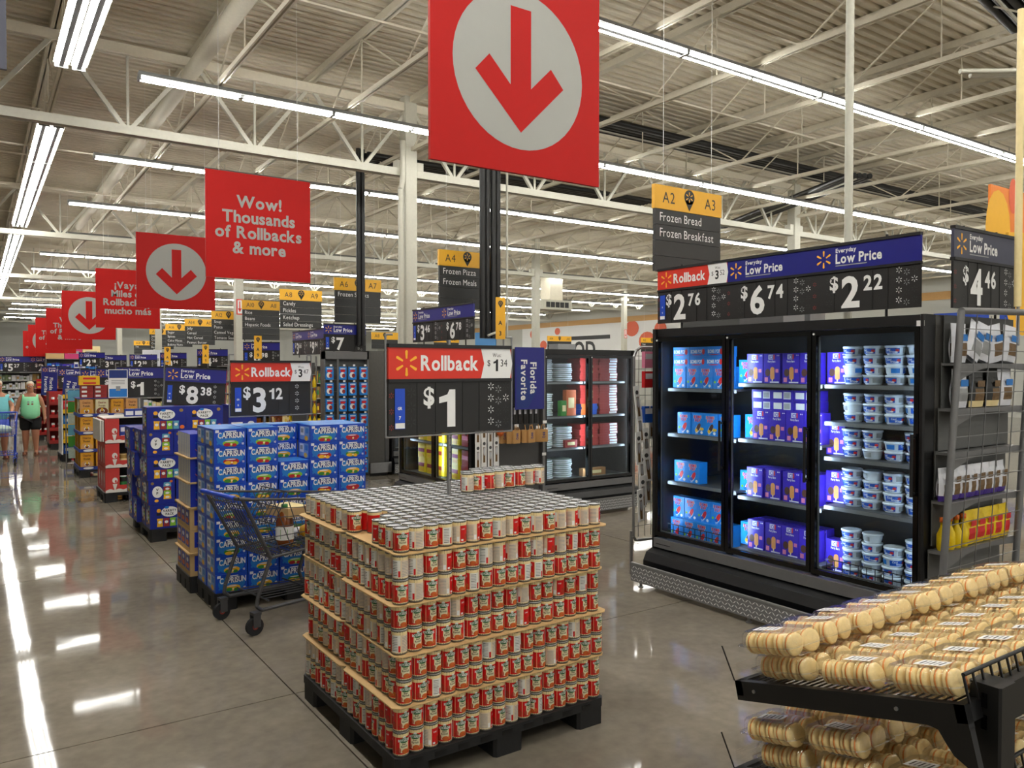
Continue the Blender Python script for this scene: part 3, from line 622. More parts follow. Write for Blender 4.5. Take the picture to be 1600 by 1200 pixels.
LOWL = MB(); LOWL.lathe([(CR * 1.0, .007), (CR * 1.0, CHT - .02), (CR * 1.0, CHT - .007)], 'can_red', 14, mats=['can_red', 'cream'])
def can(x, y, z, rot, label, group):
    o = link('pasta_can', CANB); place(tag(o, label, 'can', group), (x, y, z), rot); l = link('paper_label', CANL); l.parent = o
PIT = .0757; NX = NY = 16
layz = []; z = .14
for L in range(9):
    layz.append(z); z += CHT
    if L % 2 == 1 and L < 8: z += .0065
LOFF = [(0, 0), (0, 0), (.014, -.006), (.014, -.006), (-.004, .006), (-.004, .006), (-.006, -.012), (-.006, -.012), (.004, 0)]
LN = ['bottom', 'second', 'third', 'fourth', 'fifth', 'sixth', 'seventh', 'eighth', 'top']
fill = MB()
def lowcan(x, y, z):
    fill.v_off = None
    for src in (LOWC, LOWL):
        b = len(fill.v); fill.v += [(vx + x, vy + y, vz + z) for vx, vy, vz in src.v]
        for f, mi, sm in zip(src.f, src.m, src.sm): fill.f.append([b + k for k in f]); fill.m.append(fill.mi(src.mats[mi])); fill.sm.append(sm)
for L in range(9):
    ox, oy = LOFF[L]
    for i in range(NX):
        for j in range(NY):
            if L == 8 and ((i == 0 and 4 <= j <= 6) or (i == 1 and j == 5)): continue
            x = PX + CR + .004 + i * PIT + ox; y = PY + CR + .004 + j * PIT + oy
            front = RN.random() < (.80 if L < 6 else .45)
            a = (RN.uniform(-.55, .4) if front else RN.choice([1.6, 2.3, 3.0, 3.7, -1.5]) + RN.uniform(-.4, .4))
            if j == 0: can(x, y, layz[L], a, 'pasta can, right face of the stack, %s layer, %s from the near corner' % (LN[L], ORD[i]), 'pasta cans in the stack')
            elif i == 0: can(x, y, layz[L], -PI / 2 + RN.uniform(-3.1, 3.1), 'pasta can, left face of the stack, %s layer, %s past the near corner' % (LN[L], ORD[j - 1]), 'pasta cans in the stack')
            elif (L == 8 and math.hypot(x - 2.237, y - 3.92) > .03) or (L < 8 and (i == 1 or j == 1)): lowcan(x, y, layz[L])
    if L % 2 == 1 and L < 8:
        for h in range(2):
            rz = RN.uniform(-.006, .006); yy = PY - .014 + h * .62
            solo('cardboard_sheet', MB().box((-.016, 0, 0), (1.235, .615, .0055), 'cardboard', .03), 'tan cardboard sheet between can layers, %s from the floor, %s half' % (ORD[L // 2], ['near', 'far'][h]), 'cardboard', (PX + RN.uniform(-.012, .012), yy, layz[L] + CHT + .0004), rz, 'cardboard sheets in the can stack')
ztop = layz[8] + CHT
f0 = solo('pasta_cans', fill, 'mass of pasta cans filling the inside and top of the stack', 'can'); f0['kind'] = 'stuff'
n = 0
for q in range(8):
    for j in range(2):
        x = 2.36 + .0757 * q + (.035 if j else 0); y = 3.92 + .067 * j + .012 * q * .3
        can(x, y, ztop, RN.uniform(-3, 3), '%s pasta can from the pole in the %s row of the extra tier on top' % (ORD[q], ['front', 'rear'][j]), 'loose pasta cans on top of the stack')
for q in range(4): can(2.50 + .0757 * q, 4.06, ztop, RN.uniform(-3, 3), '%s pasta can from the pole in the last row of the extra tier' % ORD[q], 'loose pasta cans on top of the stack')

# ============================================================ printed cartons
def carton(w, d, h, base, deco, left=None, top=None):
    m = MB().box((-w / 2, 0, 0), (w / 2, d, h), base); deco(m, Fr((-w / 2, 0, 0), (1, 0, 0), (0, 0, 1)), w, h)
    if left: left(m, LEFTF(-w / 2, d), d, h)
    if top: m.rect(TOPF(-w / 2, 0, h), .004, .004, w - .004, d - .004, top, .0006)
    return m.mesh('carton')
def ju(fr):
    def f(m, F, w, h):
        m.ell(F, w * .5, h * .45, w * .42, h * .44, 'juice_cyan', .0004, 10)
        m.poly(F, [(w * .30, h * .50), (w * .80, h * .54), (w * .80, h * .84), (w * .30, h * .80)], 'juice_dark', .001)
        a, b = fr
        m.ell(F, w * .52, h * .20, w * .25, h * .18, a, .0012, 10); m.ell(F, w * .42, h * .13, w * .12, h * .10, b, .0016, 8); m.ell(F, w * .63, h * .10, w * .08, h * .09, b, .0016, 8); m.ell(F, w * .54, h * .14, w * .035, h * .06, 'cream', .002, 7); m.ell(F, w * .5, h * .31, w * .16, h * .03, 'box_white', .0017)
        m.text(F, 'CAPRISUN', w * .54, h * .50, h * .30, 'print_white', .0022, 'c', .68, gap=.04)
        m.rect(F, w * .34, h * .84, w * .70, h * .89, 'print_white', .0012); m.rect(F, w * .05, h * .80, w * .16, h * .95, 'box_white', .001); m.ell(F, w * .12, h * .2, w * .03, h * .06, 'juice_cyan', .001); m.text(F, '10', w * .9, h * .1, h * .11, 'print_white', .001, 'c', .8)
    return f
def juside(m, F, w, h):
    m.rect(F, w * .1, h * .1, w * .9, h * .9, 'juice_side', .0006); m.rect(F, w * .15, h * .35, w * .5, h * .85, 'box_white', .001); m.rect(F, w * .2, h * .5, w * .42, h * .75, 'print_grey', .0014); m.ell(F, w * .65, h * .2, w * .15, h * .15, 'fruit_yellow', .001); m.rect(F, w * .6, h * .5, w * .85, h * .8, 'juice_cyan', .001)
JW, JD, JH = .254, .285, .1425
JU = [carton(JW - .008, JD - .008, JH - .001, 'juice_blue', ju(q), juside, 'juice_cyan') for q in (('lime', 'fruit_red'), ('fruit_red', 'fruit_yellow'), ('fruit_yellow', 'leaf_green'), ('fruit_red', 'fruit_red'), ('leaf_green', 'fruit_yellow'))]
JN = ['kiwi', 'red and yellow fruit', 'yellow fruit', 'red fruit', 'green fruit']
pallet('black plastic pallet under the blue juice boxes', 1.52, 6.32, 1.28, .62)
pat = {8: (0, 0, None, 0, 3), 7: (1, 0, None, 1, 4), 6: (2, 0, 0, 2, 2), 5: (2, 4, 2, 1, 3)}
for k in range(9):
    for i in range(5):
        for j in range(2):
            kind = pat[k][i] if k in pat and j == 0 else RN.choice([0, 2, 2, 4])
            if j == 0 and kind is None: continue
            if j == 1 and not (i == 0 or k == 8 or (i == 2 and k >= 7)): continue
            if j == 1 and i == 0 and k == 8: kind = 1
            x = 1.522 + JW * (i + .5) + (.006 if i == 3 and k == 8 else 0) + RN.uniform(-.003, .003) + (0 if k > 2 else .0)
            solo('juice_box', JU[kind], 'blue juice carton, %s, %s from the left, %s from the floor%s' % (JN[kind], ORD[i], ORD[k], ', behind' if j else ''), 'carton', (x, 6.34 + JD * j + RN.uniform(-.004, .004), .141 + JH * k), RN.uniform(-.008, .008), 'blue juice cartons on the pallet')
# slim stack behind the juice: tray packs below, white edged blue boxes above
pallet('black pallet under the small stack of trays behind the juice', 1.47, 6.965, .62, .56)
def tray_side(m, F, w, h):
    for q in range(3):
        x = w * (.06 + .31 * q); m.rect(F, x, h * .22, x + w * .26, h * .92, 'pasta_blue', .001); m.ell(F, x + w * .13, h * .42, w * .09, h * .12, 'orange', .002); m.ell(F, x + w * .13, h * .70, w * .07, h * .1, 'box_white', .002)
TRAY = carton(.58, .5, .185, 'cardboard', tray_side, tray_side)
z = .14
for k, nm in enumerate(('lowest', 'middle', 'upper')):
    solo('snack_tray', TRAY, '%s open brown tray of purple blue snack packs behind the juice' % nm, 'tray', (1.77, 6.98, z + .001), 0, 'snack trays'); z += .187
    if k != 1: solo('shelf_board', MB().box((-.31, -.01, 0), (.31, .54, .012), 'cardboard', .02), 'tan board lying on the %s snack tray' % nm, 'board', (1.77, 6.97, z)); z += .013
def smile(m, F, w, h):
    xs = [w * (.3 + .05 * i) for i in range(9)]; m.strip(F, xs, [h * .22 + 30 * (x - w / 2) ** 2 for x in xs], [h * .27 + 25 * (x - w / 2) ** 2 for x in xs], 'orange', .001); m.rect(F, w * .3, h * .6, w * .7, h * .63, 'juice_cyan', .001)
def white_side(m, F, w, h):
    m.rect(F, .002, .002, w - .002, h - .002, 'box_white', .0006); m.rect(F, w * .45, 0, w * .55, h, 'print_grey', .001)
PB = carton(.135, .064, .195, 'pasta_blue', smile, white_side)
for k in range(3):
    for i in range(3):
        for j in range(7):
            if i > 0 and j > 0: continue
            solo('pasta_box', PB, 'thin white edged blue box, %s tier, %s row, %s from the front' % (['lower', 'middle', 'top'][k], ORD[i], ORD[j]), 'box', (1.555 + .138 * i, 6.985 + .067 * j, z), 0, 'thin blue boxes behind the juice')
    z += .197
    if k < 2: solo('shelf_board', MB().box((-.31, -.01, 0), (.31, .54, .012), 'cardboard', .02), 'tan board under the %s tier of thin blue boxes' % ['middle', 'top'][k], 'board', (1.77, 6.97, z)); z += .013

# ---- variety chip cartons
def chip_long(m, F, w, h):
    m.ell(F, w * .5, h * .68, w * .22, h * .21, 'print_white', .0008, 10); m.text(F, 'VARIETY', w * .5, h * .68, h * .095, 'print_black', .0014, 'c', .8); m.text(F, 'PACK', w * .5, h * .54, h * .095, 'print_black', .0014, 'c', .8)
    m.ell(F, w * .22, h * .75, w * .055, h * .08, 'spark_yellow', .0008); m.rect(F, w * .16, h * .55, w * .28, h * .65, 'print_black', .0008); m.ell(F, w * .88, h * .85, w * .05, h * .07, 'gold_lid', .0008); m.ell(F, w * .9, h * .15, w * .06, h * .08, 'orange', .0008)
    m.ell(F, w * .42, h * .86, w * .06, h * .05, 'juice_cyan', .001)
    for i, c in enumerate(('fruit_yellow', 'flower_red', 'lime', 'bag_teal')):
        x = w * (.17 + .165 * i); m.poly(F, [(x, h * .08), (x + w * .15, h * .08), (x + w * .14, h * .3), (x + w * .155, h * .42), (x, h * .42), (x + w * .012, h * .3)], c, .0010 + .0004 * i); m.ell(F, x + w * .075, h * .27, w * .045, h * .06, 'print_white', .003)
def chip_end(m, F, w, h):
    m.ell(F, w * .34, h * .52, w * .2, h * .24, 'print_white', .0008, 10); m.text(F, 'V', w * .34, h * .56, h * .1, 'print_black', .0014, 'c'); m.text(F, 'P', w * .34, h * .42, h * .1, 'print_black', .0014, 'c')
    for i, c in enumerate(('bag_teal', 'flower_red', 'lime', 'fruit_yellow')): m.poly(F, [(w * .56, h * (.72 - .17 * i)), (w * .86, h * (.72 - .17 * i)), (w * .84, h * (.9 - .17 * i)), (w * .58, h * (.9 - .17 * i))], c, .001 + .0004 * i); m.ell(F, w * .71, h * (.8 - .17 * i), w * .08, h * .045, 'print_white', .0026)
    m.ell(F, w * .15, h * .88, w * .06, h * .06, 'gold_lid', .001); m.ell(F, w * .86, h * .93, w * .06, h * .05, 'orange', .001); m.ell(F, w * .3, h * .16, w * .08, h * .06, 'spark_yellow', .001)
CL = carton(.40, .27, .265, 'chip_blue', chip_long, chip_end); CE = carton(.27, .40, .265, 'chip_blue', chip_end, lambda m, F, w, h: chip_long(m, F, w, h))
pallet('black plastic pallet under the chip variety cartons', 1.55, 9.25, 1.2, 1.15)
for k in range(5):
    sh = (.0, .03, -.03, .03, .0)[k]; xx = 1.555 + (.0, -.01, -.02, -.03, -.03)[k]
    if k % 2 == 0: lay = [(CL, xx + .2 + .405 * i, 9.26 + .275 * j, .40) for i in range(2) for j in range(4) if (i == 0 or j == 0)]
    else: lay = [(CE, xx + .135 + .275 * i, 9.26 + .405 * j, .27) for i in range(3) for j in range(3) if (i == 0 or j == 0)]
    for n, (me, x, y, _) in enumerate(lay):
        if k == 4 and y > 9.5: continue
        solo('chip_carton', me, 'dark blue chip carton, %s layer from the floor, %s in its layer' % (ORD[k], ORD[n]), 'carton', (x + RN.uniform(-.006, .006) - (.045 if y > 9.7 else 0), y, .14 + .267 * k), RN.uniform(-.02, .02), 'chip variety cartons')
def backlab(m, F, w, h):
    m.rect(F, w * .1, h * .55, w * .45, h * .9, 'print_grey', .001); m.rect(F, w * .1, h * .1, w * .5, h * .25, 'print_white', .001); m.ell(F, w * .8, h * .18, w * .12, h * .1, 'box_white', .001)
CPB = carton(.32, .34, .265, 'chip_blue', backlab)
for k in range(5): solo('chip_carton', CPB, 'plain backed blue carton right of the variety packs, %s from the floor' % ORD[k], 'carton', (2.56, 9.3, .14 + .267 * k), 0, 'plain backed chip cartons')
# ---- red shelf display with cans and tubes
DX, DY = 1.50, 12.35
pallet('black pallet under the red and white shelf display', DX - .02, DY - .02, .86, .9)
t = thing('shelf_display', 'red and white cardboard shelf display with scalloped lips', 'display', (DX, DY, .14))
hs = .35
for k in range(3):
    z = hs * k
    part('shelf', MB().box((0.01, .0, z), (.80, .82, z + .02), 'disp_white'), t)
    m = MB().box((0, 0, z), (.03, .84, z + hs - .01), 'disp_red').box((.03, -.004, z), (.18, .012, z + hs - .01), 'disp_red'); F = Fr((.03, -.004, z), (1, 0, 0), (0, 0, 1))
    m.ell(F, .09, .17, .035, .04, 'disp_white', .001); m.poly(F, [(.06, .12), (.09, .0), (.12, .12)], 'disp_white', .0012); m.ell(F, .1, .155, .012, .02, 'disp_red', .002)
    F2 = LEFTF(0, .84, z)
    for q in range(3): m.ell(F2, .2 + .25 * q, .2, .05, .08, 'disp_white', .001); m.rect(F2, .18 + .25 * q, .06, .22 + .25 * q, .14, 'disp_white', .0012)
    part('side_panel', m, t)
    m = MB().box((.15, -.012, z), (.80, 0, z + .10), 'disp_red'); F = Fr((0, -.012, z), (1, 0, 0), (0, 0, 1)); xs = [.0 + .02 * i for i in range(41)]
    m.strip(F, xs, [0] * 41, [.03 + .02 * abs(math.sin(i * .55)) for i in range(41)], 'disp_white', .002); m.text(F, 'Snack', .5, .05, .035, 'disp_white', .002, 'c', .8); m.text(F, 'Anytime', .62, .012, .025, 'print_black', .003, 'c', .8); part('lip', m, t)
part('back', MB().box((.03, .80, 0), (.80, .82, hs * 3), 'black'), t)
for k, nm in enumerate(('plain white', 'plain white', 'plain white')): solo('card_sleeve', MB().box((0, 0, 0), (.02, .8, .3), 'disp_white'), 'white sleeve edge beside the display, %s from inside' % ORD[k], 'card', (DX - .024 * (k + 1) - .006, DY + .03 + .05 * k, .14 + hs * 2 + .02)) if k < 2 else None
def tin_mesh(r, h, body, band, lid):
    return MB().lathe([(r, 0), (r, h * .15), (r, h * .6), (r, h * .92), (r * .96, h * .96), (r * .96, h), (.001, h)], body, 14, mats=[lid, body, band, body, lid, lid]).mesh('tin')
TA = tin_mesh(.05, .17, 'cream', 'gold_lid', 'gold_lid'); TB = tin_mesh(.05, .2, 'tube_green', 'print_black', 'box_white'); TC_ = MB().box((-.06, 0, 0), (.06, .1, .11), 'cereal_blue').box((-.05, -.003, .02), (.05, 0, .08), 'box_white').mesh('snack_cup')
for k, (me, nm, cat, n) in enumerate(((TB, 'green and black canister', 'canister', 6), (TA, 'gold topped tin', 'tin', 6), (TC_, 'blue and white snack box', 'box', 5))):
    for i in range(n):
        for j in range(1):
            solo(nm.split()[-1], me, '%s, %s from the left, %s shelf of the red display' % (nm, ORD[i], ['bottom', 'middle', 'top'][k]), cat, (DX + .235 + .108 * i if k < 2 else DX + .26 + .125 * i, DY + .07, .14 + hs * k + .02), RN.uniform(-3, 3) if k < 2 else 0, nm + 's in the red display')
for i in range(5): solo('box', TC_, 'blue and white snack box, %s from the left, upper layer, red display' % ORD[i], 'box', (DX + .26 + .125 * i, DY + .07, .14 + hs * 2 + .132), 0, 'blue and white snack boxes in the red display')
for i in range(5): solo('box', TC_, 'blue and white snack box on top of the red display, %s from left' % ORD[i], 'box', (DX + .36 + .125 * i, DY + .3, .14 + hs * 3 + .001), 0, 'blue and white snack boxes on the red display')
solo('display_lid', MB().box((0, .2, 0), (.8, .82, .012), 'disp_white'), 'white cardboard lid closing the red display', 'lid', (DX, DY, .14 + hs * 3 - .012))
# ---- cereal tower
def cer(word, c1, c2):
    def f(m, F, w, h):
        m.ell(F, w * .5, h * .28, w * .46, h * .24, c1, .0006, 10); m.ell(F, w * .5, h * .30, w * .2, h * .12, 'print_white', .001, 8); m.ell(F, w * .5, h * .27, w * .14, h * .08, 'cereal_brown', .0014, 8)
        m.text(F, 'Cheerios', w * .5, h * .76, h * .12, c2, .001, 'c', .58); m.text(F, word, w * .5, h * .56, h * .12, 'cereal_brown' if c2 != 'cereal_brown' else 'print_black', .001, 'c', .58); m.rect(F, w * .42, h * .3, w * .58, h * .48, 'fruit_yellow', .0018)
    return f
CA = carton(.2, .065, .285, 'cereal_tan', cer('Protein', 'cereal_yellow', 'cereal_brown')); CB = carton(.2, .065, .285, 'cereal_yellow', cer('Protein', 'cereal_tan', 'cereal_brown')); CC = carton(.2, .065, .285, 'shield', cer('Protein', 'cereal_brown', 'flower_red'))
pallet('black pallet under the tower of cereal boxes', 1.46, 15.35, 1.0, 1.0)
z = .14
CTR = MB().box((0, 0, 0), (.98, .9, .012), 'cereal_blue').box((0, -.008, 0), (.98, 0, .055), 'cereal_blue').box((0, 0, .012), (.01, .9, .055), 'cereal_blue'); F = Fr((0, -.008, 0), (1, 0, 0), (0, 0, 1))
for q in range(4): CTR.ell(F, .14 + .24 * q, .028, .08, .02, 'print_white', .001)
CTRM = CTR.mesh('cereal_tray')
for k in range(4):
    solo('cereal_tray', CTRM, 'blue tray with white oval logos under the %s tier of cereal boxes' % ORD[k], 'tray', (1.465, 15.36, z), 0, 'cereal trays')
    for i in range(4):
        for j in range(3):
            solo('cereal_box', CB if k < 3 else [CA, CC, CB, CA][(i + j) % 4], 'cereal box, %s tier from the floor, %s from the left%s' % (ORD[k], ORD[i], ['', ', middle row', ', rear row'][j]), 'box', (1.585 + .24 * i, 15.361 + .40 * j, z + .0125), 0, 'cereal boxes on the tower')
    z += .305
solo('cereal_tray', MB().box((0, .2, 0), (.98, .9, .012), 'cereal_blue'), 'blue board on top of the cereal tower under the flat red boxes', 'tray', (1.465, 15.36, z)); z -= .02
RB = MB().box((-.1, 0, 0), (.1, .16, .075), 'pizza_red').box((-.08, -.002, .02), (0, 0, .055), 'print_white').mesh('red_box')
for k in range(3):
    for i in range(4): solo('snack_box', RB, 'flat red box behind the cereal, %s layer, %s from the left' % (ORD[k], ORD[i]), 'box', (1.62 + .215 * i, 15.62, z + .032 + .0755 * k), 0, 'flat red boxes on the cereal tower')
for k in range(2): solo('snack_box', MB().box((-.16, 0, 0), (.16, .2, .08), 'yellow_disp').box((-.1, -.002, .02), (.1, 0, .05), 'pop_red'), 'yellow box lying on the red boxes, %s' % ['lower', 'upper'][k], 'box', (1.66, 15.6, z + .033 + .227 + .081 * k))
# ---- yellow and black display
pallet('black pallet under the yellow and black display', 1.42, 18.25, .8, .9)
t = thing('shelf_display', 'narrow yellow and black cardboard display beyond the cereal', 'display', (1.44, 18.27, .14))
part('side_panel', MB().box((0, 0, 0), (.02, .8, 1.2), 'print_white').box((.4, 0, 0), (.42, .8, 1.2), 'yellow_disp'), t); part('back', MB().box((.02, .75, 0), (.4, .78, 1.2), 'black'), t)
for k in range(4): part('shelf', MB().box((.02, 0, .3 * k), (.4, .75, .3 * k + .02), 'black'), t); part('lip', MB().box((.02, -.01, .3 * k + .24), (.4, .0, .3 * k + .32), 'yellow_disp'), t)
for k, c in enumerate(('tub_blue', 'yellow_disp', 'juice_cyan', 'pop_red')):
    for i in range(2): solo('snack_pack', MB().box((-.085, 0, 0), (.085, .2, .17), c).box((-.06, -.002, .05), (.06, 0, .11), 'print_white'), 'pack on the %s shelf of the yellow display, %s' % (['bottom', 'second', 'third', 'top'][k], ['left', 'right'][i]), 'pack', (1.56 + .18 * i, 18.32, .161 + .3 * k))
# side wing of hanging packs left of the cereal tower
t = thing('wing_rack', 'thin wire wing with hanging packs left of the cereal tower', 'rack', (1.40, 16.9, 0))
part('frame', MB().path([(0, 0, 0), (0, 0, 1.5), (.3, 0, 1.5), (.3, 0, 0), (.3, 0, .1), (0, 0, .1)], .012, 'steel', 6), t)
for k in range(6): solo('hanging_pack', MB().box((-.12, -.02, 0), (.12, .02, .2), ['bag_teal', 'leaf_green', 'pale_pack'][k % 3]), '%s hanging pack from the top of the wire wing' % ORD[k], 'pack', (1.55, 16.87, 1.28 - .215 * k), 0, 'packs on the wire wing')
# ---- red can displays further away
RC = MB().lathe([(.035, 0), (.035, .11), (.035, .15), (.03, .16), (.001, .16)], 'pop_red', 10, mats=['pop_red', 'print_white', 'tin', 'tin']).mesh('red_can')
for d, (X, Y, lab) in enumerate(((1.42, 21.1, 'nearer'), (1.32, 24.0, 'farther'))):
    pallet('black pallet under the %s red display' % lab, X, Y, 1.0, .9)
    t = thing('shelf_display', '%s red cardboard display of canned goods' % lab, 'display', (X, Y, .14))
    for k in range(4): part('shelf', MB().box((0, 0, .3 * k), (.95, .8, .3 * k + .02), 'pop_red').box((0, -.01, .3 * k), (.95, 0, .3 * k + .08), 'pizza_red'), t)
    part('side_panel', MB().box((-.01, 0, 0), (.0, .8, 1.2), 'pizza_red'), t); part('back', MB().box((0, .78, 0), (.95, .8, 1.2), 'pizza_red'), t)
    for k in range(4):
        for i in range(7): solo('drink_can', RC, 'red can in the %s red display, %s shelf up, %s from left' % (lab, ORD[k], ORD[i]), 'can', (X + .07 + .13 * i, Y + .06, .161 + .3 * k), 0, 'red cans in the %s display' % lab)
BX = MB().box((-.09, 0, 0), (.09, .12, .12), 'pop_red').box((-.07, -.002, .02), (.07, 0, .06), 'fruit_yellow').mesh('red_pack')
for k in range(3):
    for i in range(6): solo('snack_pack', BX, 'red and yellow pack on the farther red display, %s layer, %s from left' % (ORD[k], ORD[i]), 'pack', (1.42 + .185 * i, 24.1, 1.361 + .121 * k - (.0)), 0, 'red packs on the farther display') if k < 2 else None
solo('display_lid', MB().box((0, 0, 0), (1.0, .8, .019), 'pizza_red'), 'red board on top of the farther red display', 'board', (1.30, 24.0, 1.341))
for i in range(4): solo('storage_box', MB().box((-.3, 0, 0), (.3, .3, [.7, .75, .5, .6][i]), ['cardboard', 'magenta', 'cream', 'box_white'][i]).box((-.2, -.004, .2), (.2, 0, .3), 'print_grey'), ['brown', 'pink', 'cream', 'white'][i] + ' box stored on top of the far shelves', 'box', ([2.54, 3.16, 3.78, 5.3][i], [34.75, 34.75, 34.75, 30.72][i], [2.251, 2.251, 2.251, 1.951][i]))

# ============================================================ glass door freezers
def freezer(lab, loc, rz, n, w, shelves, depth=.92, h=2.24, led=True, bumper=True, foil=None, leds='led_glow', side=.035):
    """front to -Y; left end at x=0; door plane at y=0"""
    t = thing('freezer', lab, 'freezer', loc, rz); Wd = n * w + 2 * side; c = depth
    part('side_panel', MB().box((0, -.03, .08), (side, c, h), 'black', .01), t); part('side_panel', MB().box((Wd - side, -.03, .08), (Wd, .10, h), 'black', .01).box((Wd - side, .10, .08), (Wd, c, h), 'case_side'), t)
    part('top_panel', MB().box((side, 0, h - .07), (Wd - side, c, h), 'black'), t); part('back_panel', MB().box((side, c - .04, .3), (Wd - side, c, h - .07), 'black'), t)
    part('floor_panel', MB().box((side, .02, .30), (Wd - side, c - .04, .38), 'grey_dark'), t)
    part('sill', MB().box((side, -.035, .33), (Wd - side, .02, .41), 'shelf_grey').box((side + .03, -.038, .36), (side + .2, -.035, .366), 'black'), t)
    pr = [(-.02, .32), (-.10, .29), (-.135, .22), (-.135, .15), (-.11, .08), (.04, .06), (.04, .32)]
    m = MB(); vs = [(x, a, b) for x in (side * .3, Wd - side * .3) for a, b in pr]; k = len(pr)
    m.add(vs, [[i, (i + 1) % k, k + (i + 1) % k, k + i] for i in range(k)] + [list(range(k))[::-1], list(range(k, 2 * k))], 'bumper_black'); part('kick_bumper', m, t)
    part('base', MB().box((.05, .05, 0), (Wd - .05, c - .05, .33), 'black'), t)
    for i in range(n):
        x0 = side + i * w; d = link('door', None); d.parent = t; fw = .036
        m = MB()
        for a, b in (((x0 + .004, -.02, .43), (x0 + fw, .02, h - .075)), ((x0 + w - fw, -.02, .43), (x0 + w - .004, .02, h - .075)), ((x0 + fw, -.02, .43), (x0 + w - fw, .02, .43 + fw)), ((x0 + fw, -.02, h - .075 - fw), (x0 + w - fw, .02, h - .075))): m.box(a, b, 'black_gloss')
        part('door_frame', m, d)
        part('pane', MB().add([(x0 + fw, 0, .43 + fw), (x0 + w - fw, 0, .43 + fw), (x0 + w - fw, 0, h - .075 - fw), (x0 + fw, 0, h - .075 - fw)], [(0, 1, 2, 3)], 'glass'), d)
        part('seal', MB().box((x0 + fw, .012, .43 + fw), (x0 + fw + .008, .02, h - .12), 'grey_metal').box((x0 + fw, .012, .43 + fw), (x0 + w - fw, .02, .43 + fw + .006), 'grey_metal'), d)
        hx = x0 + w - .028; part('handle', MB().bar((hx, -.055, 1.08), (hx, -.055, 1.48), .011, 'black', 8).bar((hx, -.055, 1.10), (hx, -.01, 1.10), .009, 'black', 6).bar((hx, -.055, 1.46), (hx, -.01, 1.46), .009, 'black', 6), d)
        part('hinge_cap', MB().bar((x0 + .02, -.022, h - .10), (x0 + .02, -.028, h - .10), .008, 'print_white', 8), d)
        for s in shelves[i]:
            part('shelf', MB().box((x0 + .01, .13, s - .016), (x0 + w - .01, c - .08, s - .001), 'grey_dark').box((x0 + .01, .125, s - .03), (x0 + w - .01, .13, s - .004), 'grey_metal'), t)
    for i in range(n + 1):
        x = side + i * w
        part('mullion', MB().box((x - .02, .022, .38), (x + .02, .06, h - .08), 'black'), t)
        for s in ((-1, 1) if 0 < i < n else ((1,) if i == 0 else (-1,))):
            part('light_strip', MB().box((x - .008, .0602, .50), (x + .008, .0612, h - .12), leds), t) if s > 0 or i == n else None
    if bumper:
        b = link('bumper_rail', None); b.parent = t
        part('rail_plate', MB().box((-.04, -.235, .045), (Wd + .04, -.22, .20), 'grey_metal').box((-.04, -.24, .19), (Wd + .04, -.215, .205), 'reflector'), b)
        m = MB(); F = Fr((-.04, -.2355, .045), (1, 0, 0), (0, 0, 1)); k = 0; x = .02
        while x < Wd:
            for r in range(4):
                y = .022 + .033 * r; s = 1 if (k + r) % 2 else -1
                a = (x + (.016 if r % 2 else 0), y); q = .015
                m.poly(F, [(a[0] - q, a[1] - s * q * .8), (a[0], a[1] - .005), (a[0] + q, a[1] + s * q * .8), (a[0], a[1] + .005)] if s > 0 else [(a[0] - q, a[1] + q * .8), (a[0], a[1] - .005), (a[0] + q, a[1] - q * .8), (a[0], a[1] + .005)], 'print_white', .0015)
            x += .032; k += 1
        part('tread_pattern', m, b, stuff=True)
        for q in (.05, Wd * .5, Wd - .05): part('foot', MB().bar((q, -.2, .0), (q, -.2, .05), .012, 'steel', 8).bar((q, -.2, 0), (q, -.2, .006), .025, 'steel', 10).bar((q, -.2, .05), (q, -.0, .12), .012, 'black', 6), b)
    return t
FX, FY, DW = 4.955, 5.035, .78
SH1 = [1.725, 1.325, .90, .385]; SH2 = [1.78, 1.335, .875, .455]; SH3 = [1.783, 1.515, 1.262, .908, .40]
freezer('three door black freezer with lit shelves beside the bakery table', (FX, FY, 0), FACE_X, 3, DW, [SH1, SH2, SH3])
solo('price_label', MB().box((0, -.002, 0), (.05, 0, .035), 'print_white'), 'small white sticker at the top right corner of the three door freezer', 'label', (FX - .024, 2.68, 2.165), FACE_X)
# ---- frozen boxes; local product front looks to -Y, turned to -X
def pop(nm):
    def f(m, F, w, h):
        m.text(F, 'BOMB', w * .5, h * .76, h * .14, 'print_white', .001, 'c', .85); m.text(F, 'BOMB', w * .5 , h * .765, h * .13, 'pop_red', .0014, 'c', .85); m.text(F, 'POP', w * .5, h * .60, h * .14, 'print_white', .001, 'c', .85); m.text(F, 'POP', w * .5, h * .605, h * .13, 'pop_red', .0014, 'c', .85)
        a = Fr(F(w * .52, h * .30), F.u * .8 + F.v * .5, F.v * .8 - F.u * .5)
        a = Fr(F(w * .52, h * .30), (F.u * .87 + F.v * -.5), (F.v * .87 + F.u * .5))
        c = 'ice_brown' if nm else 'pop_red'
        m.ell(a, 0, .0, w * .15, h * .24, 'print_white', .001, 10); m.ell(a, 0, .01, w * .13, h * .21, c, .0014, 10); m.ell(a, -.005, -h * .13, w * .11, h * .08, 'fruit_yellow' if nm else 'tub_blue', .0018)
        m.rect(F, w * .45, h * .04, w * .48, h * .16, 'print_white', .001); m.rect(F, w * .36, h * .02, w * .39, h * .14, 'print_white', .001); m.ell(F, w * .8, h * .12, w * .09, h * .07, 'print_white', .001)
        if nm: m.ell(F, w * .78, h * .28, w * .2, h * .07, 'fruit_yellow', .0009)
        else: m.ell(F, w * .15, h * .3, w * .08, h * .06, 'lime', .001)
    return f
def popside(m, F, w, h): m.rect(F, w * .2, h * .3, w * .8, h * .7, 'juice_cyan', .0008); m.rect(F, w * .3, h * .45, w * .7, h * .55, 'pop_red', .0012)
PW, PH = .147, .185
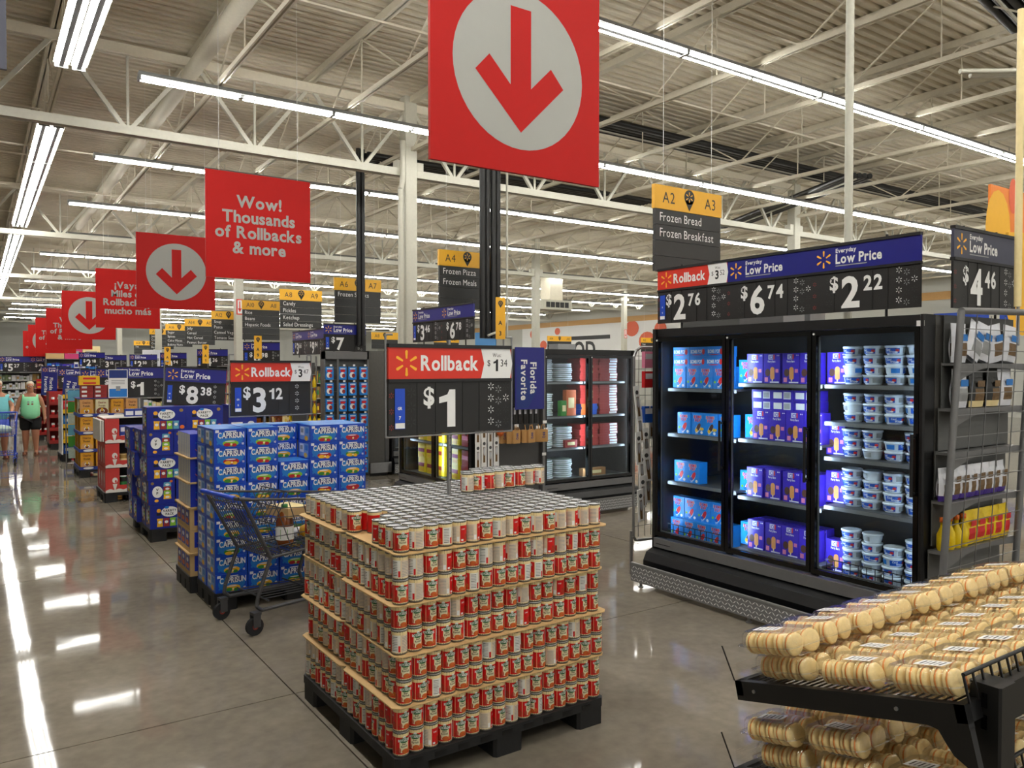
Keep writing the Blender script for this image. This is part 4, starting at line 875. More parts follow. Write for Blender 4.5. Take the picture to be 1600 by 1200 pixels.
POP = carton(PW, .10, PH, 'pop_blue', pop(0), popside); POPB = carton(PW, .10, PH, 'pop_blue', pop(1), popside)
def liefront(c):
    def f(m, F, w, h):
        if c: m.rect(F, w * .08, h * .2, w * .48, h * .8, 'print_white', .001); m.rect(F, w * .56, h * .15, w * .9, h * .85, 'box_white', .001); [m.rect(F, w * (.6 + .03 * i), h * .25, w * (.612 + .03 * i), h * .75, 'print_black', .0014) for i in range(9)]
        else: m.text(F, 'BOMB POP', w * .4, h * .35, h * .34, 'print_white', .001, 'c', .6); m.ell(F, w * .8, h * .5, w * .08, h * .3, 'pop_red', .001); m.ell(F, w * .4, h * .2, w * .3, h * .05, 'pop_red', .001)
    return f
POPL = carton(.19, .15, .085, 'pop_blue', liefront(0)); ICEL = carton(.19, .15, .08, 'ice_purple', liefront(1))
def ice(m, F, w, h):
    m.poly(F, [(w * .3, h * .80), (w * .68, h * .80), (w * .68, h * .96), (w * .3, h * .96)], 'box_white', .0008); m.text(F, 'ICE', w * .49, h * .82, h * .11, 'ice_purple', .0014, 'c', .7); m.rect(F, w * .6, h * .8, w * .68, h * .96, 'pop_red', .0012)
    m.text(F, 'Party Bars', w * .5, h * .70, h * .065, 'print_white', .001, 'c', .62)
    m.ell(F, w * .26, h * .36, w * .16, h * .13, 'ice_brown', .0008); m.rect(F, w * .42, h * .18, w * .68, h * .46, 'ice_tan', .0012); m.ell(F, w * .55, h * .46, w * .13, h * .09, 'ice_tan', .0013); m.ell(F, w * .55, h * .18, w * .13, h * .05, 'ice_tan', .0013); m.rect(F, w * .52, h * .07, w * .58, h * .15, 'cream', .0014)
    m.rect(F, w * .08, h * .05, w * .28, h * .2, 'pink', .001); m.rect(F, w * .74, h * .36, w * .92, h * .48, 'pink', .001); m.rect(F, w * .4, h * .02, w * .95, h * .06, 'box_white', .001)
    m.ell(F, w * .84, h * .93, w * .03, h * .02, 'print_white', .001); m.ell(F, w * .93, h * .93, w * .03, h * .02, 'print_white', .001)
def iceside(m, F, w, h):
    for y in (.25, .5, .75): m.ell(F, w * .5, h * y, w * .25, h * .08, 'box_white', .001)
ICE = carton(.152, .10, .232, 'ice_purple', ice, iceside)
FF = 5.13    # product front plane
SHN = ['top', 'second', 'third', 'bottom']
def fz(me, y, z, lab, grp, dx=0, cat='box', nm='frozen_box', r=.02): return solo(nm, me, lab, cat, (FF + dx + RN.uniform(-.006, .006), y, z + .0005), FACE_X + RN.uniform(-r, r), grp)
GP = 'blue ice pop boxes in the freezer'; GI = 'purple ice cream bar boxes in the freezer'; GT = 'whipped topping tubs in the freezer'
for k, (z, ys) in enumerate(((SH1[0], [4.90, 4.75, 4.60, 4.45]), (SH1[1], [4.84, 4.69, 4.54, 4.38]), (SH1[2], [4.885, 4.735]), (SH1[3], [4.93, 4.78, 4.63, 4.48]))):
    for i, y in enumerate(ys):
        ban = k == 1 and i in (1, 2)
        fz(POPB if ban else POP, y, z, 'blue ice pop box%s, %s shelf of the left door, %s from the left' % (' with banana' if ban else '', SHN[k], ORD[i]), GP)
        if k == 3: fz(POP, y + .02, z + PH, 'upper blue ice pop box, bottom shelf of the left door, %s from the left' % ORD[i], GP, .04)
        if k in (0, 3): fz(POP, y, z, 'blue ice pop box behind the front row, %s shelf, left door, %s from left' % (SHN[k], ORD[i]), GP, .12)
for r in range(2):
    for i in range(3): fz(POPL, 4.88 - .195 * i, SH1[0] + PH + .086 * r, 'blue ice pop box lying flat, left door, %s layer, %s from the left' % (['lower', 'upper'][r], ORD[i]), GP)
for k, (z, y0, n) in enumerate(((SH2[0], 4.09, 4), (SH2[1], 4.03, 4), (SH2[2], 4.08, 4), (SH2[3], 4.07, 4))):
    for i in range(n):
        g_ = .02 if (i >= 2 and k in (0, 2)) else 0
        fz(ICE, y0 - .158 * i - g_, z, 'purple ice cream box, %s shelf of the middle door, %s from the left' % (SHN[k], ORD[i]), GI)
        if k >= 2: fz(ICE, y0 - .158 * i - g_, z, 'purple ice cream box behind the front row, %s shelf, %s from the left' % (SHN[k], ORD[i]), GI, .12)
    fz(POPB if k % 2 else POP, y0 + .135, z - (.03 if k == 0 else 0) + (.031 if k == 0 else 0), 'blue ice pop box at the left edge of the %s shelf, middle door' % SHN[k], GP, .07)
for r in range(2):
    for i in range(3): fz(ICEL, 4.02 - .195 * i, SH2[1] + .232 + .081 * r, 'purple box lying flat in the middle freezer door, %s layer, %s from the left' % (['lower', 'upper'][r], ORD[i]), GI)
for k, z in enumerate((SH3[0], SH3[2], SH3[3], SH3[4])): fz(ICE, 3.43, z, 'purple ice cream bar box beside the tubs behind the right freezer door, %s of four' % ORD[k], GI, .09)
# tubs
def tub():
    r = .066; h = .068
    return (MB().lathe([(r * .78, 0), (r * .86, .012), (r * .96, .05), (r, h - .016), (r * 1.06, h - .014), (r * 1.06, h - .003), (r * 1.0, h), (r * .9, h - .004), (.001, h - .004)], 'tub_white', 18).mesh('tub_body'), h)
TBODY, TH = tub()
def tublab():
    m = MB(); c = Cyl(.066 * .93, -PI / 2, 0); c2 = lambda x, y, d=0: Vector((c(x, y, d + (y - .02) * .14 + .0005)))
    m.rect(c2, -.052, .012, .052, .048, 'tub_blue', .001, 8); m.text(c2, 'Cool', -.02, .031, .013, 'print_white', .0016, 'c', .75); m.text(c2, 'Whip', .005, .016, .013, 'print_white', .0016, 'c', .75); m.ell(c2, .038, .032, .012, .010, 'pop_red', .0016, 7); m.ell(c2, .03, .02, .01, .006, 'print_white', .0018, 6)
    m.rect(c2, .075, .014, .13, .046, 'print_grey', .001, 6); m.rect(c2, -.13, .014, -.075, .046, 'juice_cyan', .001, 6)
    return m.mesh('tub_label')
TLAB = tublab()
TC2 = [3.29, 3.135, 2.98, 2.825]
for k, (z, hs) in enumerate(((SH3[0], (4, 4, 4, 4)), (SH3[1], (3, 3, 3, 3)), (SH3[2], (3, 3, 2, 3)), (SH3[3], (4, 4, 4, 4)), (SH3[4], (5, 5, 4, 5)))):
    for i in range(4):
        for q in range(hs[i]):
            o = place(tag(link('topping_tub', TBODY), 'topping tub, %s shelf of the right door, %s stack from left, %s from below' % (['top', 'second', 'third', 'fourth', 'bottom'][k], ORD[i], ORD[q]), 'tub', GT), (FF + .085 + RN.uniform(-.006, .006), TC2[i] + RN.uniform(-.006, .006), z + TH * q + .0004), FACE_X + RN.choice([RN.uniform(-.5, .5), RN.uniform(-.5, .5), RN.uniform(-3, 3)]))
            part('label', TLAB, o)
def basket(y0, y1, lab):
    m = MB()
    for z in (.43, .47, .52): m.bar((5.075, y0, z), (5.075, y1, z), .004, 'black', 4)
    k = int((y1 - y0) / .06)
    for i in range(k + 1): m.bar((5.075, y0 + (y1 - y0) * i / k, .41), (5.075, y0 + (y1 - y0) * i / k, .52), .003, 'black', 4)
    solo('shelf_guard', m, lab, 'wire guard')
basket(4.28, 4.98, 'black wire guard along the bottom shelf of the left freezer door'); basket(2.72, 3.4, 'black wire guard along the bottom shelf of the right freezer door')

# ---- second end cap, freezers facing us
freezer('two door freezer with frozen meals, facing us beyond the first aisle', (5.91, 8.0, 0), 0, 2, .75, [[1.72, 1.27, .85, .45], [1.72, 1.27, .85, .45]], h=2.14)
FLAT = MB().lathe([(.14, 0), (.15, .006), (.15, .02), (.14, .026), (.001, .026)], 'pale_pack', 14, mats=['print_grey', 'box_white', 'pale_pack', 'pale_pack']).mesh('flat_pack')
for k, (z, n, hgt) in enumerate(((1.72, 2, 11), (1.27, 2, 11), (.85, 2, 12), (.45, 2, 9))):
    for i in range(n):
        for q in range(hgt - 2 * i * (1 if k != 3 else 0)):
            if k == 1 and i == 1: continue
            solo('frozen_pizza', FLAT, 'round frozen pizza, %s shelf from the top, %s pile, %s from below' % (ORD[k], ORD[i], ORD[q]), 'pizza', (6.14 + .32 * i + RN.uniform(-.012, .012), 8.32, z + .027 * q + .0005), (RN.uniform(-.02, .02), RN.uniform(-.02, .02), 0), 'round frozen pizzas')
RBX = MB().box((-.16, 0, 0), (.16, .28, .036), 'pizza_red').box((-.05, -.002, .004), (.05, 0, .032), 'cream').mesh('meal_box'); RBX2 = MB().box((-.16, 0, 0), (.16, .28, .036), 'pizza_red').box((.02, -.002, .004), (.15, 0, .03), 'print_white').mesh('meal_box')
for k, (z, hgt) in enumerate(((1.72, 10), (1.27, 11), (.85, 8))):
    for i in range(2):
        for q in range(hgt): solo('meal_box', [RBX, RBX2][i] if not (k == 1 and q < 4 and i == 0) else MB().box((-.14, 0, 0), (.14, .28, .036), 'tub_blue').box((-.14, -.002, 0), (-.05, 0, .036), 'food_orange'), 'flat red meal box, %s shelf from the top, %s pile, %s from below' % (ORD[k], ORD[i], ORD[q]), 'box', (6.86 + .34 * i + RN.uniform(-.01, .01), 8.2, z + .0365 * q + .0005), RN.uniform(-.02, .02), 'flat frozen meal boxes')
for n, (x, z, w, h, c) in enumerate(((6.38, 1.27, .09, .2, 'leaf_green'), (6.50, 1.27, .16, .34, 'food_orange'), (6.42, 1.47, .01, .01, 'leaf_green'), (6.48, .85, .16, .2, 'ice_brown'), (6.5, .85, .2, .1, 'pizza_red'), (6.9, .45, .4, .1, 'cardboard_dark'), (6.02, .46, .14, .07, 'tub_blue'))):
    if n in (2,): continue
    solo('frozen_pack', MB().box((-w / 2, 0, 0), (w / 2, .08, h), c).box((-w * .3, -.003, h * .3), (w * .3, 0, h * .7), 'cream'), ['green pouch', 'orange brown carton', '', 'brown carton', 'red flat tray', 'open brown carton', 'small blue pack'][n] + ' standing among the frozen meals of the two door freezer', 'pack', (x, 8.14 + .0 + (.1 if n == 3 else 0), z + .0005))
# yellow bag freezer on the end of the second cap, facing the main aisle
freezer('freezer of yellow and pink frozen bags on the end of the second aisle', (4.98, 10.1, 0), FACE_X, 2, .94, [[1.7, 1.3, .9, .45], [1.7, 1.3, .9, .45]], h=2.14, bumper=True, depth=.84)
BAGY = MB().box((-.11, 0, 0), (.11, .08, .2), 'bag_yellow', .02).box((-.08, -.003, .08), (.08, 0, .13), 'pizza_red').box((-.06, -.004, .02), (.06, 0, .06), 'fruit_yellow').mesh('frozen_bag'); BAGP = MB().box((-.11, 0, 0), (.11, .08, .2), 'pizza_red', .02).box((-.08, -.003, .08), (.08, 0, .13), 'pink').mesh('frozen_bag')
for k, z in enumerate((1.3, .9, .45)):
    for d in range(2):
        for i in range(3):
            for q in range(2 if k else 1):
                solo('frozen_bag', BAGY if d == 0 or i == 0 else BAGP, '%s frozen bag, %s lit shelf, %s door, %s from the left, %s' % ('yellow' if d == 0 or i == 0 else 'pink', ORD[k], ['left', 'right'][d], ORD[i], ['lower', 'upper'][q]), 'bag', (5.14, 9.78 - .25 * i - .93 * d, z + .001 + .201 * q), FACE_X + RN.uniform(-.1, .1), 'frozen bags in the second end cap')
# third cap: grey case with peg rack, dark freezer behind
freezer('dark freezer run of the third aisle, half hidden behind the yellow bags', (6.12, 12.8, 0), 0, 2, .8, [[1.7, 1.2, .8], [1.7, 1.2, .8]], h=2.1, depth=1.0)
t = thing('end_case', 'grey end case of the third aisle beside the peg rack', 'cabinet', (5.70, 12.80, 0)); part('side_panel', MB().box((0, 0, .22), (.38, .9, 2.2), 'case_side').box((.3, -.01, .22), (.36, 0, 2.2), 'grey_dark'), t)
part('base', MB().box((.02, .02, 0), (.36, .88, .22), 'black'), t); m = MB().box((-.02, -.1, .06), (.38, -.08, .24), 'steel'); part('bumper_rail', m, t)
t = thing('peg_rack', 'grey peg rack of blue hanging bags at the end of the third aisle', 'rack', (4.86, 12.78, 0))
part('back_board', MB().box((0, .1, .1), (.82, .14, 2.18), 'pegboard'), t); part('frame', MB().box((0, -.02, .05), (.03, .1, 2.18), 'shelf_grey').box((.22, -.06, .1), (.25, -.03, 2.05), 'shelf_grey').box((.79, -.02, .05), (.82, .1, 2.18), 'shelf_grey').box((0, -.02, 2.05), (.82, .1, 2.18), 'shelf_grey'), t)
for k in range(9): part('wire', MB().bar((0, -.04, .3 + .2 * k), (.22, -.04, .3 + .2 * k), .004, 'steel', 4), t)
BB = MB().box((-.07, -.018, 0), (.07, .018, .22), 'pop_blue'); F = Fr((-.07, -.018, 0), (1, 0, 0), (0, 0, 1))
BB.ell(F, .07, .15, .05, .022, 'pop_red', .001); BB.ell(F, .06, .08, .045, .05, 'print_white', .001); BB.ell(F, .085, .07, .03, .035, 'flower_red', .002); BB.rect(F, .02, .18, .12, .2, 'box_white', .001); BBM = BB.mesh('hanging_bag')
for k in range(7):
    for i in range(4):
        solo('hanging_bag', BBM, 'blue hanging bag, %s peg row from the top, %s from the left' % (ORD[k], ORD[i]), 'bag', (4.955 + .0 + [0, .235, .415, .62][i], 12.755, 1.70 - .27 * k), RN.uniform(-.08, .08), 'blue bags on the peg rack')
        solo('price_label', MB().box((-.02, -.002, 0), (.02, 0, .03), 'print_white'), 'white label over a blue bag, %s peg row, %s from the left' % (ORD[k], ORD[i]), 'label', (4.965 + [0, .235, .415, .62][i], 12.70, 1.93 - .27 * k), 0, 'white peg labels')

# ---- rack of paper bags and hanging packs in front of the second end cap
t = thing('peg_rack', 'dark peg rack with brown paper bags below the Florida card', 'rack', (5.05, 7.93, 0))
part('back_board', MB().box((0, 0, .15), (.82, .03, 2.12), 'grey_dark'), t); part('frame', MB().box((.79, -.05, .05), (.83, .03, 2.14), 'shelf_grey').box((0, -.05, .05), (.03, .03, 2.14), 'shelf_grey').box((0, -.3, .08), (.82, .03, .14), 'shelf_grey'), t)
KR = MB().box((-.055, -.03, 0), (.055, .03, .15), 'kraft').bar((-.03, -.02, .15), (-.012, -.01, .21), .004, 'kraft', 4).bar((.03, -.02, .15), (.012, -.01, .21), .004, 'kraft', 4).bar((-.012, -.01, .21), (.012, -.01, .21), .004, 'kraft', 4)
KR.text(Fr((.0, -.03, .12), (0, 0, -1), (1, 0, 0)), 'BBQ', 0, -.01, .03, 'juice_dark', .001, 'l', .8); KRM = KR.mesh('paper_bag')
for i, x in enumerate((.24, .30, .36, .44, .52, .58, .66, .72, .77)):
    solo('paper_bag', KRM, 'small brown paper bag with handles, %s from the left on the peg rack' % ORD[i], 'bag', (5.02 + x - .06, 7.82 - .045 * (i % 3), 1.00), RN.uniform(-.5, .5) + (.6 if i % 3 != 2 else 0), 'brown paper bags on the peg rack')
TOOLP = MB().box((-.035, -.004, 0), (.035, .004, .3), 'print_white'); F = Fr((-.035, -.004, 0), (1, 0, 0), (0, 0, 1)); TOOLP.ell(F, .035, .24, .02, .02, 'grey_dark', .002); TOOLP.rect(F, .02, .02, .05, .2, 'salad', .002); TOOLP.ell(F, .035, .15, .012, .05, 'tin', .003); TOOLPM = TOOLP.mesh('tool_pack')
for r in range(3):
    for i in range(4): solo('tool_pack', TOOLPM, 'white carded kitchen tool on the dark peg rack, %s row, %s from the left' % (ORD[r], ORD[i]), 'pack', (4.80 + .085 * i, 7.74, 1.02 - .29 * r + .05 * (i % 2)), RN.uniform(-.15, .15), 'carded kitchen tools on the dark peg rack')
solo('red_ornament', MB().lathe([(.001, -.05), (.035, -.03), (.045, 0), (.03, .05), (.012, .09), (.001, .12)], 'food_orange', 12), 'orange rubber mitt hanging between the tools and paper bags', 'mitt', (5.10, 7.72, 1.14)).name = 'oven_mitt'
for i in range(6): solo('tool_pack', MB().box((-.02, -.01, 0), (.02, .01, .22), 'print_black').box((-.015, -.012, .12), (.015, -.01, .2), 'box_white'), 'black handled tool hanging in the upper row of the dark rack, %s from the left' % ORD[i], 'tool', (5.30 + .08 * i, 7.84, 1.22), RN.uniform(-.2, .2), 'black tools on the dark rack')
for i, (x, z) in enumerate(((5.36, 1.19), (5.68, 1.16), (5.78, 1.22), (5.80, 1.13), (5.80, .82))): solo('price_label', MB().box((-.03, -.002, 0), (.03, 0, .035), 'print_white'), 'white shelf label on the dark peg rack, %s from the left' % ORD[i], 'label', (x, 7.76 if z > 1 else 7.8, z), 0, 'white labels on the dark rack')
# ---- wire rack of carded utensils by the far end of the three door freezer
t = thing('wire_rack', 'rounded wire rack of carded utensils left of the three door freezer', 'rack', (4.96, 5.30, 0))
pts = [(0, 0, .36), (0, 0, 2.0), (.03, 0, 2.06), (.09, 0, 2.09), (.5, 0, 2.09)]; part('frame', MB().path(pts, .013, 'steel', 8).path([(0, 0, .36), (.03, 0, .32), (.5, 0, .3)], .013, 'steel', 8).bar((.02, .05, 0), (.02, .05, .4), .015, 'steel', 8), t)
for k in range(14): part('wire', MB().bar((0, 0, .45 + .12 * k), (.5, 0, .45 + .12 * k), .003, 'steel', 4), t)
for k in range(4): part('wire', MB().bar((.06 + .08 * k, 0, .35), (.06 + .08 * k, 0, 2.08), .003, 'steel', 4), t)
n = 0
for x, z in ((5.0, 1.44), (5.02, 1.22), (5.0, 1.02), (5.03, .82), (5.05, .62), (5.02, .5), (5.10, 1.05), (5.12, .86), (5.12, .66), (5.14, 1.25)):
    solo('tool_pack', TOOLPM, 'carded utensil on the rounded wire rack, %s counted from the top left' % ORD[n], 'pack', (x, 5.27 - .01 * (n % 2), z), (RN.uniform(-.1, .1), RN.uniform(-.15, .15), RN.uniform(-.3, .3)), 'carded utensils on the wire rack'); n += 1
for i, (z, c) in enumerate(((1.9, 'pink'), (1.72, 'pop_red'), (1.40, 'tub_blue'))): solo('hanging_pack', MB().box((-.05, -.02, 0), (.07, .02, .15), c).box((-.04, -.022, .08), (.05, -.02, .13), 'box_white'), ['pink and white', 'red', 'blue'][i] + ' pack on the rounded wire rack', 'pack', (5.09, 5.262, z))

# ============================================================ leaning wire rack of bags at the right edge
RX, RY = 5.03, 2.5; LEAN = .1146
sk = lambda x, z: x + (z - .6) * LEAN
t = thing('wire_rack', 'leaning grey wire rack of snack bags beside the three door freezer', 'rack')
for x in (4.93, 5.90): part('post', MB().bar((sk(x, 0.05), RY, .05), (sk(x, 2.26), RY, 2.26), .022, 'shelf_grey', 10), t)
part('top_bar', MB().bar((sk(4.93, 2.26), RY, 2.26), (sk(6.4, 2.3), RY, 2.30), .022, 'shelf_grey', 10), t)
for x in (5.11, 5.30, 5.49, 5.68): part('wire', MB().bar((sk(x, .3), RY - .012, .3), (sk(x, 2.24), RY - .012, 2.24), .0035, 'steel', 4), t)
for k in range(14): part('wire', MB().bar((sk(4.94, .38 + .136 * k), RY - .012, .38 + .136 * k), (sk(5.90, .38 + .136 * k), RY - .012, .38 + .136 * k), .0035, 'steel', 4), t)
SHZ = [1.845, 1.555, 1.28, .97, .66]
for z in SHZ:
    x0, x1 = sk(4.96, z), sk(5.9, z)
    part('shelf', MB().box((x0, RY + .015, z + .07), (x1, RY + .108, z + .085), 'shelf_grey'), t)
    m = MB(); xs = [x0 + (x1 - x0) * i / 12 for i in range(13)]; F = Fr((0, RY + .012, 0), (1, 0, 0), (0, 0, 1))
    m.strip(F, xs, [z + .055 - .09 * (1 - min(1, i / 5)) ** 1.5 - .02 * max(0, (i - 8) / 4) for i in range(13)], [z + .085] * 13, 'shelf_grey', .0); part('shelf_lip', m, t)
    part('back_board', MB().box((x0, RY + .108, z - .2), (x1, RY + .114, z + .09), 'pegboard'), t)
part('back_board', MB().box((sk(4.96, 2.1), RY + .108, 1.93), (sk(5.9, 2.1), RY + .114, 2.24), 'pegboard'), t)
def bag_mesh(w, h, c1, c2, c3):
    m = MB(); n = 6; F = []
    for s in (-1, 1):
        vs = []
        for j in range(7):
            v = j / 6; th = .036 * math.sin(PI * min(1, v * .85 + .15)) * (1 - v ** 4) + .002
            for i in range(7):
                u = i / 6 - .5; vs.append((u * w * (1 - .06 * math.sin(PI * v)), s * th * (1 - (2 * u) ** 4 * .9), v * h))
        fs = [(j * 7 + i, j * 7 + i + 1, (j + 1) * 7 + i + 1, (j + 1) * 7 + i) for j in range(6) for i in range(6)]
        mm = [c1 if (j == 5 or j == 3 or j == 4) else (c2 if (j in (1, 2) and 1 <= i <= 4) else c1 if c3 is None else (c3 if j == 0 else c1)) for j in range(6) for i in range(6)]
        for f, c in zip(fs, mm): m.add([vs[k] for k in (f if s < 0 else f[::-1])], [(0, 1, 2, 3)], c, True)
    m.rect(Fr((-w / 2, -.036, 0), (1, 0, 0), (0, 0, 1)), w * .25, h * .55, w * .75, h * .72, c2 if c3 else 'juice_cyan', .002)
    return m.mesh('snack_bag')
WB = bag_mesh(.19, .25, 'box_white', 'salad', None); WBK = bag_mesh(.19, .25, 'box_white', 'print_grey', None); GB = bag_mesh(.17, .24, 'slat_dark', 'salad', 'cream'); PBg = bag_mesh(.13, .21, 'box_white', 'salad', 'bag_purple'); YB_ = bag_mesh(.15, .22, 'bag_yellow', 'pop_red', 'bag_yellow')
for i, (x, me, tilt, nm) in enumerate(((5.20, WB, 0, 'white bag with food picture'), (5.36, WBK, .4, 'white bag leaning to the right'), (5.50, WBK, .2, 'slim white bag standing sideways'), (5.70, WB, -.15, 'white bag with food picture by the right post'), (5.88, WB, .1, 'white bag at the right frame edge'))):
    solo('snack_bag', me, nm + ' on the leaning rack top shelf', 'bag', (x, RY + .058, SHZ[0] + .09 + abs(math.sin(tilt)) * .06), (0, tilt, RN.uniform(-.04, .04)))
for i, (x, me, nm) in enumerate(((5.22, WBK, 'white bag turned back'), (5.44, GB, 'dark bag of salad topping'), (5.66, GB, 'second dark bag of salad topping'), (5.83, WB, 'white bag by the right post'))): solo('snack_bag', me, nm + ' on the second shelf of the leaning rack', 'bag', (x, RY + .06, SHZ[1] + .09), RN.uniform(-.06, .06))
for i in range(8): solo('snack_bag', PBg, 'white and purple snack bag on the leaning rack, %s from the left' % ORD[i], 'bag', (5.06 + .105 * i, RY + .062, SHZ[3] + .09), RN.uniform(-.15, .15), 'purple snack bags on the rack')
BOT = MB().lathe([(.028, 0), (.034, .02), (.034, .10), (.014, .15), (.014, .18), (.018, .18), (.018, .21), (.001, .21)], 'bag_yellow', 12, mats=['bag_yellow', 'bag_yellow', 'bag_yellow', 'bag_yellow', 'orange', 'orange', 'orange']).mesh('juice_bottle')
for i in range(4): solo('juice_bottle', BOT, 'yellow bottle with orange cap on the leaning rack, %s from the left' % ORD[i], 'bottle', (5.04 + .085 * i, RY + .06, SHZ[4] + .0855), 0, 'yellow bottles on the rack')
for i in range(5):
    solo('snack_bag', YB_, 'yellow bag with red print on the leaning rack, %s from the left' % ORD[i], 'bag', (5.36 + .12 * i, RY + .06, SHZ[4] + .09), RN.uniform(-.1, .1), 'yellow bags on the rack')

# ============================================================ bakery table
TX, TY, TZ, TILT, TL = 2.2, 1.055, .988, math.radians(13.7), 2.9
U = Vector((0, math.cos(TILT), -math.sin(TILT))); NV = Vector((0, math.sin(TILT), math.cos(TILT)))
def sp(x, s, n, base=(TX, TY, TZ)): return Vector(base) + Vector((x, 0, 0)) + U * s + NV * n
SD = .80
t = thing('bakery_table', 'black slanted bakery display table with wire shelves at lower right', 'table')
def slab(mb, x0, x1, s0, s1, n0, n1, m, base): 
    vs = [sp(x, s, n, base) for n in (n0, n1) for x, s in ((x0, s0), (x1, s0), (x1, s1), (x0, s1))]
    return mb.add(vs, [(3, 2, 1, 0), (4, 5, 6, 7), (0, 1, 5, 4), (1, 2, 6, 5), (2, 3, 7, 6), (3, 0, 4, 7)], m)
LOWB = (TX, TY + .0, TZ - .31)
for base, nm in (((TX, TY, TZ), 'upper'), (LOWB, 'lower')):
    sh = link('shelf', None); sh.parent = t
    m = MB(); slab(m, 0, .03, 0, SD, -.065, 0, 'black', base); slab(m, 0, TL, SD - .03, SD, -.05, 0, 'black', base); slab(m, 0, TL, 0, .03, -.05, 0, 'black', base)
    v = [sp(.002, 0, -.06, base), sp(.002, .13, -.06, base), sp(.002, .09, -.075, base), sp(.002, .075, -.11, base), sp(.002, .06, -.14, base), sp(.002, 0, -.19, base)]
    v2 = [p + Vector((.026, 0, 0)) for p in v]; k = len(v); m.add(v + v2, [list(range(k)), list(range(k, 2 * k))[::-1]] + [[i, k + i, k + (i + 1) % k, (i + 1) % k] for i in range(k)], 'black')
    part('bracket_frame', m, sh)
    wm_ = MB()
    for i in range(28): wm_.bar(sp(.03, .03 + i * (SD - .05) / 27, -.008, base), sp(TL, .03 + i * (SD - .05) / 27, -.008, base), .0028, 'black_gloss', 4, False, False)
    for i in range(4): wm_.bar(sp(.3 + .7 * i, 0.02, -.012, base), sp(.3 + .7 * i, SD - .02, -.012, base), .004, 'black_gloss', 4, False, False)
    part('wire_deck', wm_, sh, stuff=True)
    part('bolt', MB().bar(sp(-.001, .2, -.03, base), sp(-.006, .2, -.03, base), .006, 'steel', 8).bar(sp(-.001, .72, -.03, base), sp(-.006, .72, -.03, base), .006, 'steel', 8), sh)
    fm = MB(); fm.bar(sp(.02, -.005, .075, base), sp(TL, -.005, .075, base), .006, 'black', 6)
    i = 0
    while .02 + .05 * i < TL: fm.bar(sp(.02 + .05 * i, -.005, 0, base), sp(.02 + .05 * i, -.005, .075, base), .004, 'black', 4); i += 1
    part('back_fence', fm, sh)
    fr_ = sp(.0, SD - .01, 0, base); part('front_stop', MB().add([sp(0.02, SD, 0, base), sp(TL, SD, 0, base), sp(TL, SD, .055, base), sp(.02, SD, .055, base)], [(0, 1, 2, 3)], 'clamshell').bar(sp(.0, SD, 0, base), sp(-.012, SD + .02, .12, base), .0025, 'black', 4), sh)
PZ = 1.03
m = MB().box((2.285, 1.0, 0), (2.375, 1.085, PZ), 'black', .006)
for z in (.985, .925): m.box((2.2835, 1.035, z - .02), (2.2855, 1.05, z + .02), 'black_gloss')
part('post', m, t); part('post', MB().box((4.6, 1.0, 0), (4.69, 1.085, PZ), 'black', .006), t)
part('rail', MB().box((2.375, 1.03, .90), (4.6, 1.07, 1.01), 'black'), t); part('rail', MB().box((2.375, 1.03, .30), (4.6, 1.07, .38), 'black'), t); part('foot', MB().box((2.25, .6, 0), (2.40, 1.9, .06), 'black', .01), t)
# clear packs of sandwich cookies
def cookie_mesh():
    m = MB(); r = .0385; T = .030
    m.lathe([(.001, 0), (r * .8, 0), (r * .96, .003), (r, .007), (r * .95, .012)], 'cookie', 16, axis='y'); m.lathe([(r * .93, .012), (r * .95, .015), (r * .92, .018)], 'frosting', 14, axis='y')
    m.lathe([(r * .95, .018), (r, .023), (r * .96, .027), (r * .8, .030), (.001, .030)], 'cookie', 16, axis='y')
    return m.mesh('cookie')
CK = cookie_mesh(); CLX, CLY, CLH = .185, .222, .083
def shell_mesh():
    m = MB(); c = .02
    def ring(sx, sy, z): x, y = sx / 2, sy / 2; return [(-x + c, -y, z), (x - c, -y, z), (x, -y + c, z), (x, y - c, z), (x - c, y, z), (-x + c, y, z), (-x, y - c, z), (-x, -y + c, z)]
    rs = [ring(CLX * .90, CLY * .90, .001), ring(CLX * .97, CLY * .97, .036), ring(CLX * 1.08, CLY * 1.08, .037), ring(CLX * 1.08, CLY * 1.08, .041), ring(CLX * .97, CLY * .97, .042), ring(CLX * .94, CLY * .94, .072), ring(CLX * .86, CLY * .88, CLH)]
    vs = [p for r in rs for p in r]
    for j in range(len(rs) - 1): m.add([vs[j * 8 + k] for k in range(8)] + [vs[(j + 1) * 8 + k] for k in range(8)], [(i, (i + 1) % 8, 8 + (i + 1) % 8, 8 + i) for i in range(8)], 'clamshell_lip' if j == 2 else 'clamshell')
    m.add(rs[-1], [list(range(8))], 'clamshell')
    return m.mesh('clear_shell')
SHELL = shell_mesh()
STK = MB(); F = TOPF(-.03, -.045, CLH + .0006); STK.rect(F, 0, 0, .055, .09, 'print_white', .0004)
for i in range(5): STK.rect(F, .008, .01 + .015 * i, .045, .016 + .015 * i, 'print_grey' if i % 2 else 'print_black', .0008)
STKM = STK.mesh('sticker')
